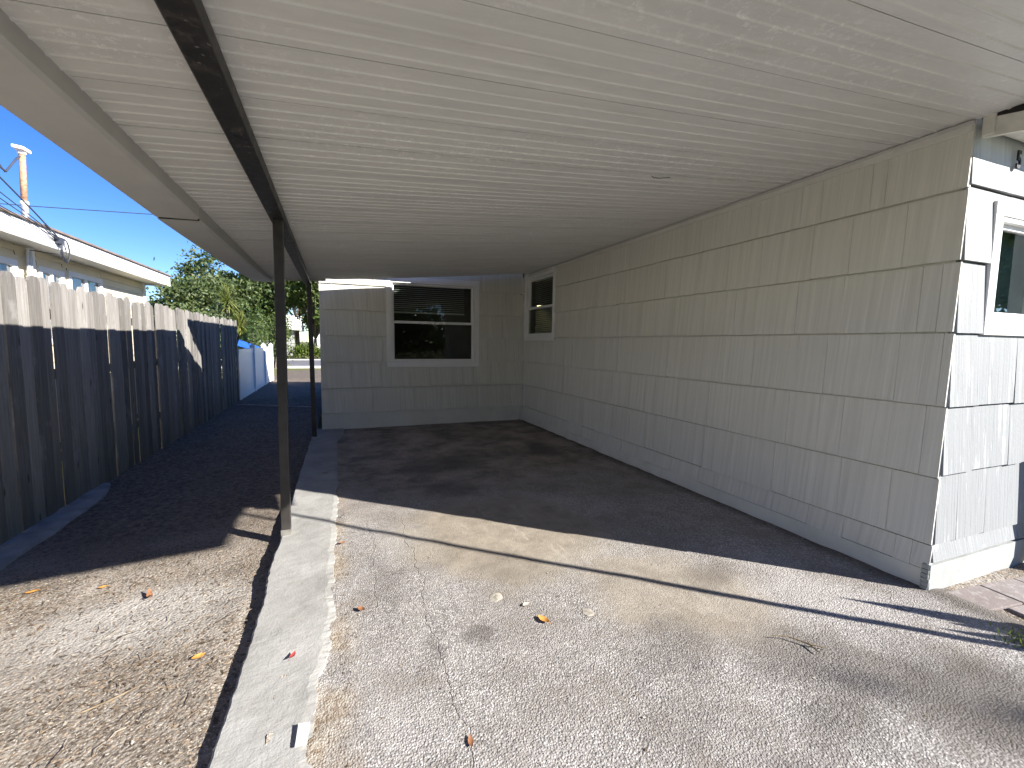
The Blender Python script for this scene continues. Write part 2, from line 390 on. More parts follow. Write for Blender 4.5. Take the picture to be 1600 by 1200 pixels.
# broken-edged concrete strip carrying the posts
L_EDGE = [(-7,-.47),(.8,-.44),(1.615,-.415),(2.0,-.402),(2.35,-.392),(2.62,-.385),(2.95,-.402),(3.3,-.385),(3.6,-.383),(4.6,-.375),(7.5,-.330),(9,-.33)]
R_EDGE = [(-7,-.10),(1.2,-.10),(1.62,-.099),(1.86,-.094),(2.08,-.05),(2.3,-.040),(2.9,-.032),(3.5,-.018),(4.1,-.008),(5.0,.0),(6.6,.004),(7.05,.09),(7.57,.12),(9,.12)]
def interp(tab, y):
    for (a, va), (b, vb) in zip(tab, tab[1:]):
        if a <= y <= b: return va + (vb-va)*(y-a)/(b-a)
    return tab[-1][1]
mb = MB(); rows = lin(-7, .5, .2)[:-1] + lin(.5, 7.62, .02); K = 9
for y in rows:
    l = interp(L_EDGE, y) + .010*nz(y*3, 1) + .006*nz(y*17, 2)
    r = interp(R_EDGE, y) + .022*nz(y*4, 5) + .014*nz(y*19, 6) + .008*nz(y*45, 7)
    mb.v.append((l+.01, y, -.2))
    for i in range(K):
        t = i/(K-1); x = l + (r-l)*t
        x += (.008 if i == 1 else -.012 if i == K-2 else 0)*0 + ((l+.009-x) if i == 1 else (r-.035-.02*nz(y*8, 3)-x) if i == K-2 else 0)
        z = .012 + .004*nz(x*3, y*3) + .0015*nz(x*22, y*22, 4) + (-.007 if i == 0 else -.006 if i == K-1 else 0) + (.005*nz(y*30, 8) if i in (0, K-1) else 0)
        mb.v.append((x, y, z))
    mb.v.append((r+.006, y, -.03))
n = K+2
mb.f = [(j*n+i, j*n+i+1, (j+1)*n+i+1, (j+1)*n+i) for j in range(len(rows)-1) for i in range(n-1)]
mb.build('concrete_strip', M['conc'], kind='structure')
def soil_z(x, y):
    e = interp(L_EDGE, min(max(y, -7), 9)); d = e - x
    z = -.026 - (.028*max(0, min(1, (y-2.0)/1.0))) + .014*nz(x*1.4, y*1.4, 4) + .008*nz(x*5, y*5, 2) + .005*nz(x*17, y*17, 8)
    if 0 < d < .09 or d <= 0:
        z -= .035*(1-max(0, d)/.09)*(.35 + 1.2*max(0, nz(y*1.7, 3.3)))
    if y < 2.0: z += min(.015, (2.0-y)*.02)
    if y > 4: z -= .0007*(y-4)
    return z
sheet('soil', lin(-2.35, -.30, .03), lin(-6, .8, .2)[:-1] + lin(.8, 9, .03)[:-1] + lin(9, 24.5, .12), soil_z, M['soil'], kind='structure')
sheet('side_yard', [-14,-11,-8,-5,-2.36], lin(-6, 26, 4), lambda x, y: -.10, M['ground'], kind='structure')
sheet('far_yard', [-.31, 0, 2, 5, 10], lin(13.6, 24.5, 2), lambda x, y: -.085, M['soil'], kind='structure')
mb = MB()
ys = lin(.5, 5.5, .05); 
for y in ys:
    w = .17 + .05*nz(y*2.2, 11) - max(0, (y-4.9))*.22; 
    mb.v += [(-2.17, y, -.2), (-2.17, y, -.028), (-2.14+w*.5, y, -.026+.004*nz(y*9, 3)), (-2.14+w+.012*nz(y*14, 9), y, -.034), (-2.13+w, y, -.12)]
mb.f = [(j*5+i, j*5+i+1, (j+1)*5+i+1, (j+1)*5+i) for j in range(len(ys)-1) for i in range(4)]
mb.build('fence_footing', M['footing'], kind='structure')
# street beyond
sheet('street', [-160,-60,-20,0,20,60,160], [28.6, 32, 38], lambda x, y: -.10, M['road'], kind='structure')
mb = MB(); mb.box(-160, 160, 38.02, 38.5, -.17, -.02); mb.box(-160, 160, 28.1, 28.58, -.17, -.05)
mb.build('kerb', M['kerb'], kind='structure')
# paver path by the front wall
mb = MB()
for i in range(9):
    for j in range(4):
        x0 = 3.27 + i*.305 + (.15 if j % 2 else 0) - .02; y0 = 1.385 - (j+1)*.205
        if x0 < 3.25: x0 = 3.25
        z = .001 + .005*nz(i*3.1, j*2.3)
        a = .006
        pts = [(x0+a+rnd(-.004,.004), y0+a, z), (x0+.305-a, y0+a+rnd(-.004,.004), z+rnd(-.003,.003)), (x0+.305-a, y0+.205-a, z), (x0+a, y0+.205-a, z+rnd(-.003,.003))]
        c, s = math.cos(-.10), math.sin(-.10)
        pts = [(3.27+(p[0]-3.27)*c-(p[1]-1.38)*s, 1.38+(p[0]-3.27)*s+(p[1]-1.38)*c, p[2]) for p in pts]
        mb.prism([(p[0],p[1],p[2]-.06) for p in pts], (0,0,.06))
mb.build('paver_path', M['brick'], kind='structure', bevel=.004)
sheet('path_bed', lin(3.1, 7.5, .06), lin(-1.2, 1.42, .06), lambda x, y: -.014 + .012*nz(x*5, y*5, 6) + .03*max(0, min(1, (.85-y)/.15))*min(1, max(0, (x-3.1)/.2)), M['soil'], kind='structure')

# ------------------------------------------------------------------ house
house = thing('house', 'grey beige shingled house with white windows walling the carport on two sides', 'house', (XW, YB, 0))
def frame3(o, U, N):  # local (u, out, z) to world
    o, U, N = Vector(o), Vector(U), Vector(N)
    return lambda u, d, z: o + U*u + N*d + Vector((0,0,z))
def rect_sub(r, h):
    u0,u1,z0,z1 = r; a0,a1,b0,b1 = h
    if a1 <= u0 or a0 >= u1 or b1 <= z0 or b0 >= z1: return [r]
    out = []
    if a0 > u0: out.append((u0, a0, z0, z1))
    if a1 < u1: out.append((a1, u1, z0, z1))
    m0, m1 = max(u0, a0), min(u1, a1)
    if b0 > z0: out.append((m0, m1, z0, b0))
    if b1 < z1: out.append((m0, m1, b1, z1))
    return out
def obox(mb, T, u0, u1, d0, d1, z0, z1):
    P = [T(u0,d0,z0),T(u1,d0,z0),T(u1,d1,z0),T(u0,d1,z0),T(u0,d0,z1),T(u1,d0,z1),T(u1,d1,z1),T(u0,d1,z1)]
    mb.add(P, [(0,3,2,1),(4,5,6,7),(0,1,5,4),(1,2,6,5),(2,3,7,6),(3,0,4,7)])
def shingled(name, T, u0, u1, zs, ztop, hole, mat, seed, wmin, wmax, base=None, gap=.0014, gz=.010, thick=0):
    rr = random.Random(seed)
    mb = MB()
    backs = [(u0, u1, -.15, ztop)]
    if hole: backs = rect_sub(backs[0], hole)
    for a,b,c,d in backs: obox(mb, T, a+(.03 if a == u0 else 0), b-(.03 if b == u1 else 0), -.10, -.012, c, d)
    edges = zs + [ztop]
    for k in range(len(zs)):
        z0, z1 = edges[k], edges[k+1]
        u = u0 - rr.uniform(0, wmin*.6)
        while u < u1:
            w = rr.uniform(wmin, wmax) if rr.random() > .25 else rr.uniform(wmin*.4, wmin)
            a, b = max(u, u0), min(u+w-gap, u1)
            u += w
            if b - a < .01: continue
            jb = rr.uniform(-.004, .003); ext = rr.uniform(0, .0025)
            th = rr.uniform(.0155, .019) + thick
            parts = [(a, b, z0+jb, z1-gz)]
            if hole: parts = [q for p in parts for q in rect_sub(p, hole)]
            for (p0,p1,q0,q1) in parts:
                def off(z): t = (z-z0)/(z1-z0); return (th+ext)*(1-t) + .0015*t
                d0, d1 = off(q0), max(.0008, off(q1))
                # faint cupping across the width
                n = max(1, int((p1-p0)/.12)); us = [p0+(p1-p0)*i/n for i in range(n+1)]
                cup = [rr.uniform(-.0012, .0012) for _ in us]
                vs, fs = [], []
                for i, uu in enumerate(us):
                    vs += [T(uu, -.012, q0), T(uu, d0+cup[i], q0), T(uu, d1, q1), T(uu, -.012, q1)]
                for i in range(n):
                    A, B = i*4, i*4+4
                    fs += [(A+1, B+1, B+2, A+2), (A, B, B+1, A+1), (A+2, B+2, B+3, A+3)]
                fs += [(0,1,2,3), (n*4+3, n*4+2, n*4+1, n*4)]
                mb.add(vs, fs)
    return mb.build(name, mat, house)
Z_SIDE = [.115, .268, .666, 1.081, 1.498, 1.887, 2.272]
T_side = frame3((XW+.012, YB, 0), (0,-1,0), (-1,0,0))          # u runs from the inner corner towards the street
T_back = frame3((XWL, YB+.012, 0), (1,0,0), (0,-1,0))
T_front = frame3((XW, YN+.012, 0), (1,0,0), (0,-1,0))
H_side = (YB-7.50, YB-6.30, 1.452, 2.60)
H_back = (.788-XWL, 2.357-XWL, .985, 2.46)
H_front = (.283, 2.35, 1.485, 2.235)
shingled('side_wall', T_side, .012, YB-YN-.004, Z_SIDE, 2.66, H_side, M['shingle'], 3, .18, .46, gap=.002)
shingled('back_wall', T_back, 0, XW-XWL-.012, [.262, .668, 1.081, 1.490, 1.892, 2.29], 2.83, H_back, M['shingle'], 5, .18, .46, gz=.017, thick=.005, gap=.003)
shingled('front_wall', T_front, .014, 6.5, [.165, .272, .685, 1.075, 1.495, 1.888, 2.288], 2.72, H_front, M['shingle_worn'], 11, .16, .42)
mb = MB()
obox(mb, T_side, .0, YB-YN, -.02, .016, -.1, .112)
mb.build('base_board', M['wallpaint'], house)
mb = MB()
obox(mb, T_back, .02, XW-XWL-.03, -.02, .006, -.2, .258)
obox(mb, T_back, -.004, .062, -.02, .014, -.2, .258)
mb.build('base_board', M['wallpaint'], house)
mb = MB()
rr = random.Random(4); us = lin(-.012, 6.5, .02)[:4] + lin(.07, 6.5, .2)
obox(mb, T_front, -.012, 6.5, -.02, .020, -.1, .152)
for q in range(7): obox(mb, T_front, -.018-rr.uniform(0,.006), -.010, -.02, .014+rr.uniform(0,.01), -.03+q*.026, -.008+q*.026)
mb.build('base_board', M['board'], house)
# inner corner trim
mb = MB(); mb.box(XW-.030, XW-.004, YB-.030, YB-.004, .0, 2.58)
mb.build('corner_trim', M['wallpaint'], house)
# frieze strip and flashing where the carport roof meets the wall
mb = MB(); obox(mb, T_side, .25, 1.15, .012, .024, 2.56, 2.60); obox(mb, T_side, 1.15, YB-YN-.01, .004, .020, 2.560, 2.628)
mb.build('frieze_board', M['wallpaint'], house)
# remaining outer walls of the house and wing (out of frame, they close the volume)
mb = MB()
mb.box(XWL-.004, XWL+.10, YB+.115, 13.5, -.2, 2.83)
mb.box(XWL, 9.7, 13.4, 13.5, -.2, 2.83)
mb.box(9.6, 9.7, YN+.2, 13.4, -.2, 2.7)
mb.build('outer_wall', M['wallpaint'], house)
mb = MB(); mb.box(XW+.13, 9.58, YN+.13, 13.38, -.05, .0); mb.box(XW+.13, 9.58, YN+.13, 13.38, 2.60, 2.62)
mb.box(XWL+.12, XW+.1, YB+.13, 13.38, -.05, 0); mb.box(XWL+.12, XW+.1, YB+.13, 13.38, 2.55, 2.57)
mb.build('room_lining', M['darkroom'], house)
for bb in ((XWL+.12, 3.0, 9.6, 9.65, 0, 2.55), (4.9, 4.95, 4.66, 9, 0, 2.6), (3.35, 8, 4.6, 4.65, 0, 2.6)):
    mb = MB(); mb.box(*bb); mb.build('inner_wall', M['darkroom'], house)
# roofs
mb = MB()
mb.box(-.35, 3.4, 6.98, 13.6, 2.85, 2.90)
mb.add([(-.35,6.98,2.905),(-.35,13.6,2.905),(1.6,13.6,3.5),(1.6,6.98,3.5),(3.6,6.98,2.905),(3.6,13.6,2.905)], [(0,3,2,1),(3,4,5,2),(0,4,3),(1,2,5)])
mb.prism([(3.26,1.25,2.592),(3.26,1.25,2.66),(3.26,6.2,3.9),(3.26,11.8,2.66),(3.26,11.8,2.60),(3.26,6.2,3.72)], (6.7,0,0))
mb.build('roof', M['roofing'], house)
mb = MB(); mb.box(-.37, -.352, 6.96, 13.6, 2.82, 2.93); mb.box(-.35, 3.1, 6.96, 6.978, 2.84, 2.93)
mb.build('fascia', M['trimshade'], house)
# rake board running out over the front wall
mb = MB()
mb.prism([(3.215,1.405,2.52),(3.215,1.405,2.615),(3.215,.95,2.535),(3.215,.95,2.44)], (.03,0,0))
mb.build('rake_board', M['whitewood'], house)
mb = MB(); mb.prism([(3.20,1.40,2.52),(3.20,1.40,2.645),(3.235,1.40,2.645),(3.235,1.40,2.52)], (0,-.05,0))
mb.build('corner_block', M['whitewood'], house, bevel=.006)
mb = MB(); mb.prism([(3.215,1.36,2.606),(3.215,1.36,2.65),(3.215,.9,2.65),(3.215,.9,2.545)], (.04,0,0))
mb.build('rafter_tail', M['screen_gap'], house)
mb = MB(); mb.prism([(3.25,1.40,2.565),(3.25,1.27,2.545),(3.25,1.27,2.568),(3.25,1.40,2.588)], (6.2,0,0))
mb.build('eave_soffit', M['whitewood'], house)
# windows
def window(T, u0, u1, z0, z1, rail=None, cas=.07, glass='glass', blind=None, label=None):
    fb = MB()
    for (a,b,c,d) in ((u0,u1,z1-cas,z1),(u0,u1,z0,z0+cas),(u0,u0+cas,z0+cas,z1-cas),(u1-cas,u1,z0+cas,z1-cas)):
        obox(fb, T, a, b, -.06, .0205, c, d)
    w = fb.build('window', M['white'], house, bevel=.004)
    if label: w['label'] = label
    a0, a1, b0, b1 = u0+cas, u1-cas, z0+cas, z1-cas
    jb = MB(); t = .028                      # jamb step
    for (a,b,c,d) in ((a0,a1,b1-t,b1),(a0,a1,b0,b0+t),(a0,a0+t,b0+t,b1-t),(a1-t,a1,b0+t,b1-t)):
        obox(jb, T, a+.0005, b-.0005, -.07, .012, c+.0005, d-.0005)
    jb.build('frame', M['white'], w, bevel=.003)
    a0 += t; a1 -= t; b0 += t; b1 -= t
    def sash(c0, c1, dd, nm):
        s = .030; mb = MB()
        for (a,b,c,d) in ((a0,a1,c1-s,c1),(a0,a1,c0,c0+s*1.2),(a0,a0+s,c0+s*1.2,c1-s),(a1-s,a1,c0+s*1.2,c1-s)):
            obox(mb, T, a+.001, b-.001, dd-.03, dd, c+.001, d-.001)
        mb.build(nm, M['white'], w, bevel=.003)
        gb = MB(); e = .002
        gb.add([T(a0+s-e, dd-.016, c0+s), T(a1-s+e, dd-.016, c0+s), T(a1-s+e, dd-.016, c1-s+e), T(a0+s-e, dd-.016, c1-s+e)], [(0,1,2,3)])
        gb.build('pane', M[glass], w)
    if rail:
        sash(b0, rail, -.012, 'sash'); sash(rail-.02, b1, -.044, 'sash')
    else: sash(b0, b1, -.02, 'sash')
    if glass == 'glass2':
        q = MB(); q.add([T(a0, -.13, b0), T(a1, -.13, b0), T(a1, -.13, b1), T(a0, -.13, b1)], [(0,1,2,3)]); q.build('pane_backing', M['pane_backing'], w)  # added sheet, its grey-green stands in for the reflection on the glass
    elif blind:
        zb, bu0, bu1 = blind; mb = MB(); z = b1 - .03
        obox(mb, T, bu0, bu1, -.135, -.105, b1-.03, b1)
        while z > zb:
            P = [T(bu0, -.106, z-.004), T(bu1, -.106, z-.004), T(bu1, -.134, z+.006), T(bu0, -.134, z+.006)]
            Q = [p+Vector((0,0,-.003)) for p in P]
            mb.add(P+Q, [(0,1,2,3),(7,6,5,4),(0,4,5,1),(2,6,7,3)])
            z -= .033
        obox(mb, T, bu0, bu1, -.13, -.11, zb-.02, zb)
        mb.build('blind', M['blind'], w)
    return w
window(T_back, *H_back, rail=1.735, blind=(1.90, .96+.13, 2.20+.13), label='large white sash window with half lowered blind')
window(T_side, *H_side, rail=2.02, cas=.06, blind=(1.60, YB-7.30, YB-6.42), label='narrow white sash window with slatted blind')
window(T_front, *H_front, cas=.075, glass='glass2', blind=(1.60, .36, 2.25), label='white framed front window reflecting greenery')
# house number
cu = bpy.data.curves.new('number', 'FONT'); cu.body = '5'; cu.size = .135; cu.extrude = .004; cu.offset = .003
tmp = bpy.data.objects.new('number_tmp', cu); COL.objects.link(tmp)
bpy.context.view_layer.update()
me = bpy.data.meshes.new_from_object(tmp); bpy.data.objects.remove(tmp)
me.transform(Matrix.Translation((3.592, YN-.018, 2.425)) @ Matrix.Rotation(R(90), 4, 'X') @ Matrix.Scale(.70, 4, (1,0,0)))
me.materials.clear(); me.materials.append(M['black'])
num = bpy.data.objects.new('house_number', me); COL.objects.link(num); num.parent = house; num.location = -house.location
# downspout on the front wall
mb = MB(); mb.box(4.22, 4.30, YN-.10, YN-.03, .02, 2.5)
for z in (.5, 1.6): mb.box(4.20, 4.32, YN-.03, YN-.012, z, z+.04)
mb.prism([(4.22,YN-.10,.10),(4.30,YN-.10,.10),(4.30,YN-.22,.0),(4.22,YN-.22,.0)], (0,0,.02))
mb.build('downspout', M['downspout'], house, bevel=.006)
lamp = thing('ceiling_lamp', 'small glowing yellow lamp inside the house behind the narrow window', 'lamp', (3.56, 7.56, 2.085))
mb = MB(); n = 20
prof = [(.0,-.028),(.05,-.026),(.085,-.012),(.09,0.0),(.085,.01)]
for i, (r, z) in enumerate(prof):
    for k in range(n): mb.v.append((3.56+r*math.cos(2*math.pi*k/n), 7.56+r*math.sin(2*math.pi*k/n), 2.085+z))
for i in range(len(prof)-1):
    for k in range(n): mb.f.append((i*n+k, i*n+(k+1) % n, (i+1)*n+(k+1) % n, (i+1)*n+k))
mb.build('lamp_shade', M['lamp'], lamp, smooth=True)
mb = MB(); mb.tube([(3.56,7.56,2.095),(3.56,7.56,2.60)], .006); mb.build('stem', M['black'], lamp)

# ------------------------------------------------------------------ carport
car = thing('carport', 'white metal carport roof on black steel beam and posts, attached to the shingled house wall', 'carport', (-.34, 3.47, 0))
SK = .045
def far_edge(x): return 7.30 if x > .1 else 7.30 - (.1-x)*.33
PAN = .36; XL = -.80; XR = XW + .02
seam0 = 2.04 - SK                        # a seam at x = 0
k0 = math.floor((.10-seam0)/PAN)
def sag(x): return -.012*max(0, math.sin(math.pi*(x+.34)/3.5)) if x > -.34 else .0
k = k0
while True:
    ya, yb = seam0 + k*PAN, seam0 + (k+1)*PAN
    if ya > 7.28: break
    prof = [(0, .022),(.0035, .022),(.004,-.008),(.014,-.008),(.016,-.006),(.075,-.006)]
    for q in (.088, .166, .244, .322):
        if q > .30 and False: pass
        prof += [(q-.009, -.006),(q-.004, -.0105),(q+.004, -.0105),(q+.009, -.006)]
    prof += [(.3598, -.006),(.360, .022)]
    ps = []
    for a in sorted(set(prof)): ps.append(a)
    xs = [XL, -.34, 0, .6, 1.2, 1.8, 2.4, 2.9, XR]
    mb = MB(); np_ = len(ps)
    tilt = rnd(-.004, .004)
    for x in xs:
        lim = far_edge(x)
        for (o, dz) in ps:
            y = min(max(ya + o + SK*x, .10), lim)
            mb.v.append((x, y, ceil_z(x) + sag(x) + dz + .012 + tilt*o/PAN))
    nv = len(mb.v)
    for x in xs:
        lim = far_edge(x)
        for o in (0, PAN):
            mb.v.append((x, min(max(ya+o+SK*x, .10), lim), ceil_z(x)+sag(x)+.07))
    for i in range(len(xs)-1):
        for j in range(np_-1):
            q = [i*np_+j, (i+1)*np_+j, (i+1)*np_+j+1, i*np_+j+1]
            if abs(mb.v[q[0]][1]-mb.v[q[3]][1]) + abs(mb.v[q[1]][1]-mb.v[q[2]][1]) < 1e-5 : continue
            mb.f.append(tuple(q))
        a = nv+i*2; mb.f.append((a, a+1, a+3, a+2))
        mb.f.append((i*np_, a, a+2, (i+1)*np_)); mb.f.append((i*np_+np_-1, (i+1)*np_+np_-1, a+3, a+1))
    mb.f.append(tuple(range(np_)) + (nv+1, nv)); e = (len(xs)-1)*np_
    mb.f.append(tuple(range(e, e+np_))[::-1] + (nv+2*len(xs)-2, nv+2*len(xs)-1))
    mb.build('roof_pan', M['pan'], car)
    k += 1
# eave trim: fascia, flat underside and inner lip, in two lengths with a joint
for (a, b) in ((.10, 3.470), (3.494, 7.12)):
    mb = MB(); seg = lin(a, b, .4)
    for y in seg:
        d = .014*math.sin(y*.9) + .055*max(0, (y-3.4)/3.8) - .0
        zb = 2.155 + d - (.006 if b > 5 else 0); w = .006*nz(y*.8, 4)
        mb.v += [(-.785+w, y, 2.262+d*.3), (-.785+w, y, zb+.012), (-.800+w, y, zb), (-1.012+w, y, zb-.004), (-1.018+w, y, zb+.014), (-1.018+w, y, zb+.11), (-.785+w, y, 2.31)]
    m7 = 7
    mb.f = [(j*m7+i, j*m7+(i+1) % m7, (j+1)*m7+(i+1) % m7, (j+1)*m7+i) for j in range(len(seg)-1) for i in range(m7)]
    mb.f += [tuple(range(m7)), tuple(range((len(seg)-1)*m7, len(seg)*m7))[::-1]]
    mb.build('eave_trim', M['trimshade'], car)
mb = MB(); mb.prism([(-1.0,3.472,2.148),(-.79,3.472,2.156),(-.79,3.472,2.25),(-1.0,3.472,2.25)], (0,.02,0)); mb.build('joint_shadow', M['screen_gap'], car)  # dark strip paints in the shadow line of the open joint
mb = MB(); mb.prism([(-.784,6.98,ceil_z(-.784)-.03),(-.784,6.98,ceil_z(-.784)+.02),(-.1,7.215,ceil_z(-.1)+.02),(-.1,7.215,ceil_z(-.1)-.03)], (0,.02,0))
mb.build('end_trim', M['trimshade'], car)
mb = MB(); mb.box(-.392, -.302, .12, 7.18, 2.215, 2.281)
mb.build('beam', M['beam'], car, bevel=.006)
def post(x, y, dx):
    mb = MB(); a = .031
    mb.prism([(x-a,y-a,.0),(x+a,y-a,.0),(x+a,y+a,.0),(x-a,y+a,.0)], (dx,0,2.214))
    p = mb.build('post', M['post'], car, bevel=.004)
    return p
post(-.352, 3.50, .012); post(-.300, 7.05, -.02)
mb = MB(); mb.box(-.386, -.318, 3.466, 3.534, .0, .05); mb.build('post_foot', m_plain('worn_post_foot', (.16,.155,.14), .6, .3, 20), car, bevel=.003)
# wall flashing under the pan ends
mb = MB(); mb.prism([(XW-.022,YN,2.606),(XW-.022,YN,2.611),(XW+.005,YN,2.622),(XW+.005,YN,2.585)], (0,7.28-YN,0))
mb.build('flashing', M['trimshade'], car)
mb = MB(); mb.tube([(1.93,2.48,2.497),(1.945,2.47,2.482),(1.975,2.465,2.48),(2.06,2.45,2.492)], .0022, 6)
mb.build('wire_hook', M['black'], car)

# ------------------------------------------------------------------ picket fence
fence = thing('picket_fence', 'weathered grey wooden picket fence with dog ear tops along the side yard', 'fence', (-2.16, 6.5, 0))
rr = random.Random(21)
y = .2; sec = []; mb = MB(); ystart = y; cnt = 0
wide = {5.65: .03, 6.35: .024, 6.95: .018}
while y < 12.36:
    w = rr.uniform(.128, .145); h = 1.845 + rr.uniform(-.028, .026) + (.012 if y < 5 else 0); x = -2.162 + rr.uniform(-.016, .012)
    tl = rr.uniform(-.006, .006); g0 = rr.uniform(.003, .009) + (rr.uniform(.006, .014) if rr.random() < .12 else 0)
    if 5.3 < y < 7.4 and rr.random() < .42: g0 += rr.uniform(.004, .016)
    if y > 9 and rr.random() < .25: g0 += .006
    e = rr.uniform(.022, .034); bz = -.09
    poly = [(x, y, bz), (x, y+w, bz), (x+tl*.3, y+w+tl*.4, h-e*1.5), (x+tl*.3, y+w-e+tl*.4, h-.006), (x+tl*.3, y+w*.5+tl*.4, h), (x+tl*.3, y+e+tl*.4, h-.006), (x+tl*.3, y+tl*.4, h-e*1.5)]
    mb.prism(poly, (-.017, 0, 0))
    y += w + g0; cnt += 1
    if cnt == 17 or y >= 12.36:
        sec.append(mb); mb = MB(); cnt = 0
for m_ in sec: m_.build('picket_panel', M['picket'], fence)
for z in (.35, 1.05, 1.55):
    mb = MB(); mb.box(-2.225, -2.189, .2, 12.4, z, z+.085); mb.build('rail', M['picket'], fence)
for yy in (.3, 2.75, 5.2, 7.6, 10.0, 12.3):
    mb = MB(); mb.box(-2.32, -2.23, yy, yy+.09, -.2, 1.7); mb.build('post', M['picket'], fence)

# ------------------------------------------------------------------ white vinyl fence
vf = thing('vinyl_fence', 'white vinyl privacy fence with capped posts past the end of the wooden fence', 'fence', (-2.15, 15.5, 0))
for i, (a, b) in enumerate(((12.5, 14.55), (14.67, 16.65), (16.77, 18.5))):
    mb = MB()
    mb.box(-2.19, -2.15, a, b, -.06, .06); mb.box(-2.19, -2.15, a, b, 1.06, 1.17)
    yy = a
    while yy < b-.02:
        mb.box(-2.181, -2.159, yy+.002, min(yy+.148, b), .05, 1.07); yy += .15
    mb.build('fence_panel', M['white'], vf)
for yy in (14.55, 16.65, 18.5):
    mb = MB(); mb.box(-2.235, -2.115, yy, yy+.12, -.2, 1.22)
    mb.prism([(-2.245,yy-.01,1.22),(-2.105,yy-.01,1.22),(-2.105,yy+.13,1.22),(-2.245,yy+.13,1.22)], (0,0,.02))
    mb.add([(-2.235,yy,1.24),(-2.115,yy,1.24),(-2.115,yy+.12,1.24),(-2.235,yy+.12,1.24),(-2.175,yy+.06,1.31)], [(0,1,4),(1,2,4),(2,3,4),(3,0,4)])
    mb.build('post', M['white'], vf)
# blue tarp covered frame behind it
tp = thing('tarp_shelter', 'low frame shelter under a bright blue tarp behind the white fence', 'shelter', (-3.4, 17.0, 0))
mb = MB(); nx_, ny_ = 8, 10
for j in range(ny_+1):
    for i in range(nx_+1):
        u, v = i/nx_, j/ny_
        mb.v.append((-4.4+2.0*u, 15.6+3.2*v, 1.08 + .40*(1-abs(2*u-1)) + .03*nz(u*4, v*4) + .0))
mb.f = [(j*(nx_+1)+i, j*(nx_+1)+i+1, (j+1)*(nx_+1)+i+1, (j+1)*(nx_+1)+i) for j in range(ny_) for i in range(nx_)]
mb.build('tarp', M['tarp'], tp)
for px in (-4.38, -2.42):
    for py in (15.62, 18.78):
        mb = MB(); mb.tube([(px,py,-.15),(px,py,1.08)], .02); mb.build('pole', M['galv'], tp)

# ------------------------------------------------------------------ neighbour's house
nb = thing('neighbour_house', 'cream sided neighbour house with white eaves behind the picket fence', 'house', (-6.5, 8, 0))
mb = MB()   # lap siding wall facing the fence
def lap(mb, y0, y1, z0, z1):
    z = z0
    while z < z1-.001:
        t = min(z+.115, z1)
        mb.add([(-3.70,y0,z),(-3.70,y1,z),(-3.712,y1,t),(-3.712,y0,t),(-3.715,y0,z),(-3.715,y1,z)], [(0,1,2,3),(4,5,1,0)])
        z = t
wins = [(6.55, 7.62, 1.3, 2.36), (8.06, 8.68, 1.3, 2.36), (8.80, 9.85, 1.3, 2.40)]
ycuts = [2.0] + [c for w in wins for c in w[:2]] + [11.72]
for i in range(0, len(ycuts), 2): lap(mb, ycuts[i], ycuts[i+1], -.1, 2.57)
for (a,b,c,d) in wins: lap(mb, a, b, -.1, c); lap(mb, a, b, d, 2.57)
mb.box(-9.5, -3.72, 11.6, 11.70, -.1, 2.55); mb.box(-9.5, -9.4, 2.1, 11.6, -.1, 2.55); mb.box(-9.5, -3.72, 2.0, 2.1, -.1, 2.55)
mb.build('wall', M['siding'], nb)
mb = MB(); mb.box(-3.72, -3.675, 11.66, 11.74, -.1, 2.56); mb.build('corner_trim', M['fascia'], nb)
mb = MB(); mb.box(-3.72, -3.66, 7.84, 7.95, -.1, 2.56); mb.build('downspout', M['fascia'], nb)
mb = MB(); mb.tube([(-3.64,7.75,.9),(-3.64,7.75,2.52)], .022); mb.tube([(-3.63,7.80,.9),(-3.63,7.80,2.52)], .012); mb.build('conduit', M['galv'], nb)
for (a,b,c,d) in wins:
    f = MB(); t = .075
    for (y0,y1,z0,z1) in ((a,b,d-t,d),(a,b,c,c+t),(a,a+t,c+t,d-t),(b-t,b,c+t,d-t),((a+b)/2-.02,(a+b)/2+.02,c+t,d-t)): f.box(-3.74, -3.68, y0, y1, z0, z1)
    w = f.build('window', M['fascia'], nb)
    q = MB(); q.add([(-3.715,a+t,c+t),(-3.715,b-t,c+t),(-3.715,b-t,d-t),(-3.715,a+t,d-t)], [(0,1,2,3)]); q.build('pane', M['glass2'], w)
    q = MB(); q.add([(-3.80,a+t,c+t),(-3.80,b-t,c+t),(-3.80,b-t,d-t),(-3.80,a+t,d-t)], [(0,1,2,3)]); q.build('pane_backing', M['soffit'], w)
mb = MB(); yy = 2.0   # vented soffit in boards
while yy < 11.94:
    mb.box(-3.72, -3.325, yy, min(yy+.148, 11.94), 2.560, 2.572); yy += .15
mb.box(-9.6, -3.72, 11.71, 11.94, 2.560, 2.572)
mb.build('soffit', M['soffit'], nb)
mb = MB(); mb.box(-3.325, -3.30, 1.8, 11.95, 2.535, 2.745); mb.box(-9.6, -3.325, 11.94, 11.962, 2.535, 2.745)
mb.build('fascia', M['fascia'], nb)
mb = MB(); mb.prism([(-3.27,1.8,2.748),(-3.27,1.8,2.772),(-6.5,1.8,3.62),(-9.7,1.8,2.772),(-9.7,1.8,2.748)], (0,10.19,0)); mb.build('roof', M['roofing'], nb)
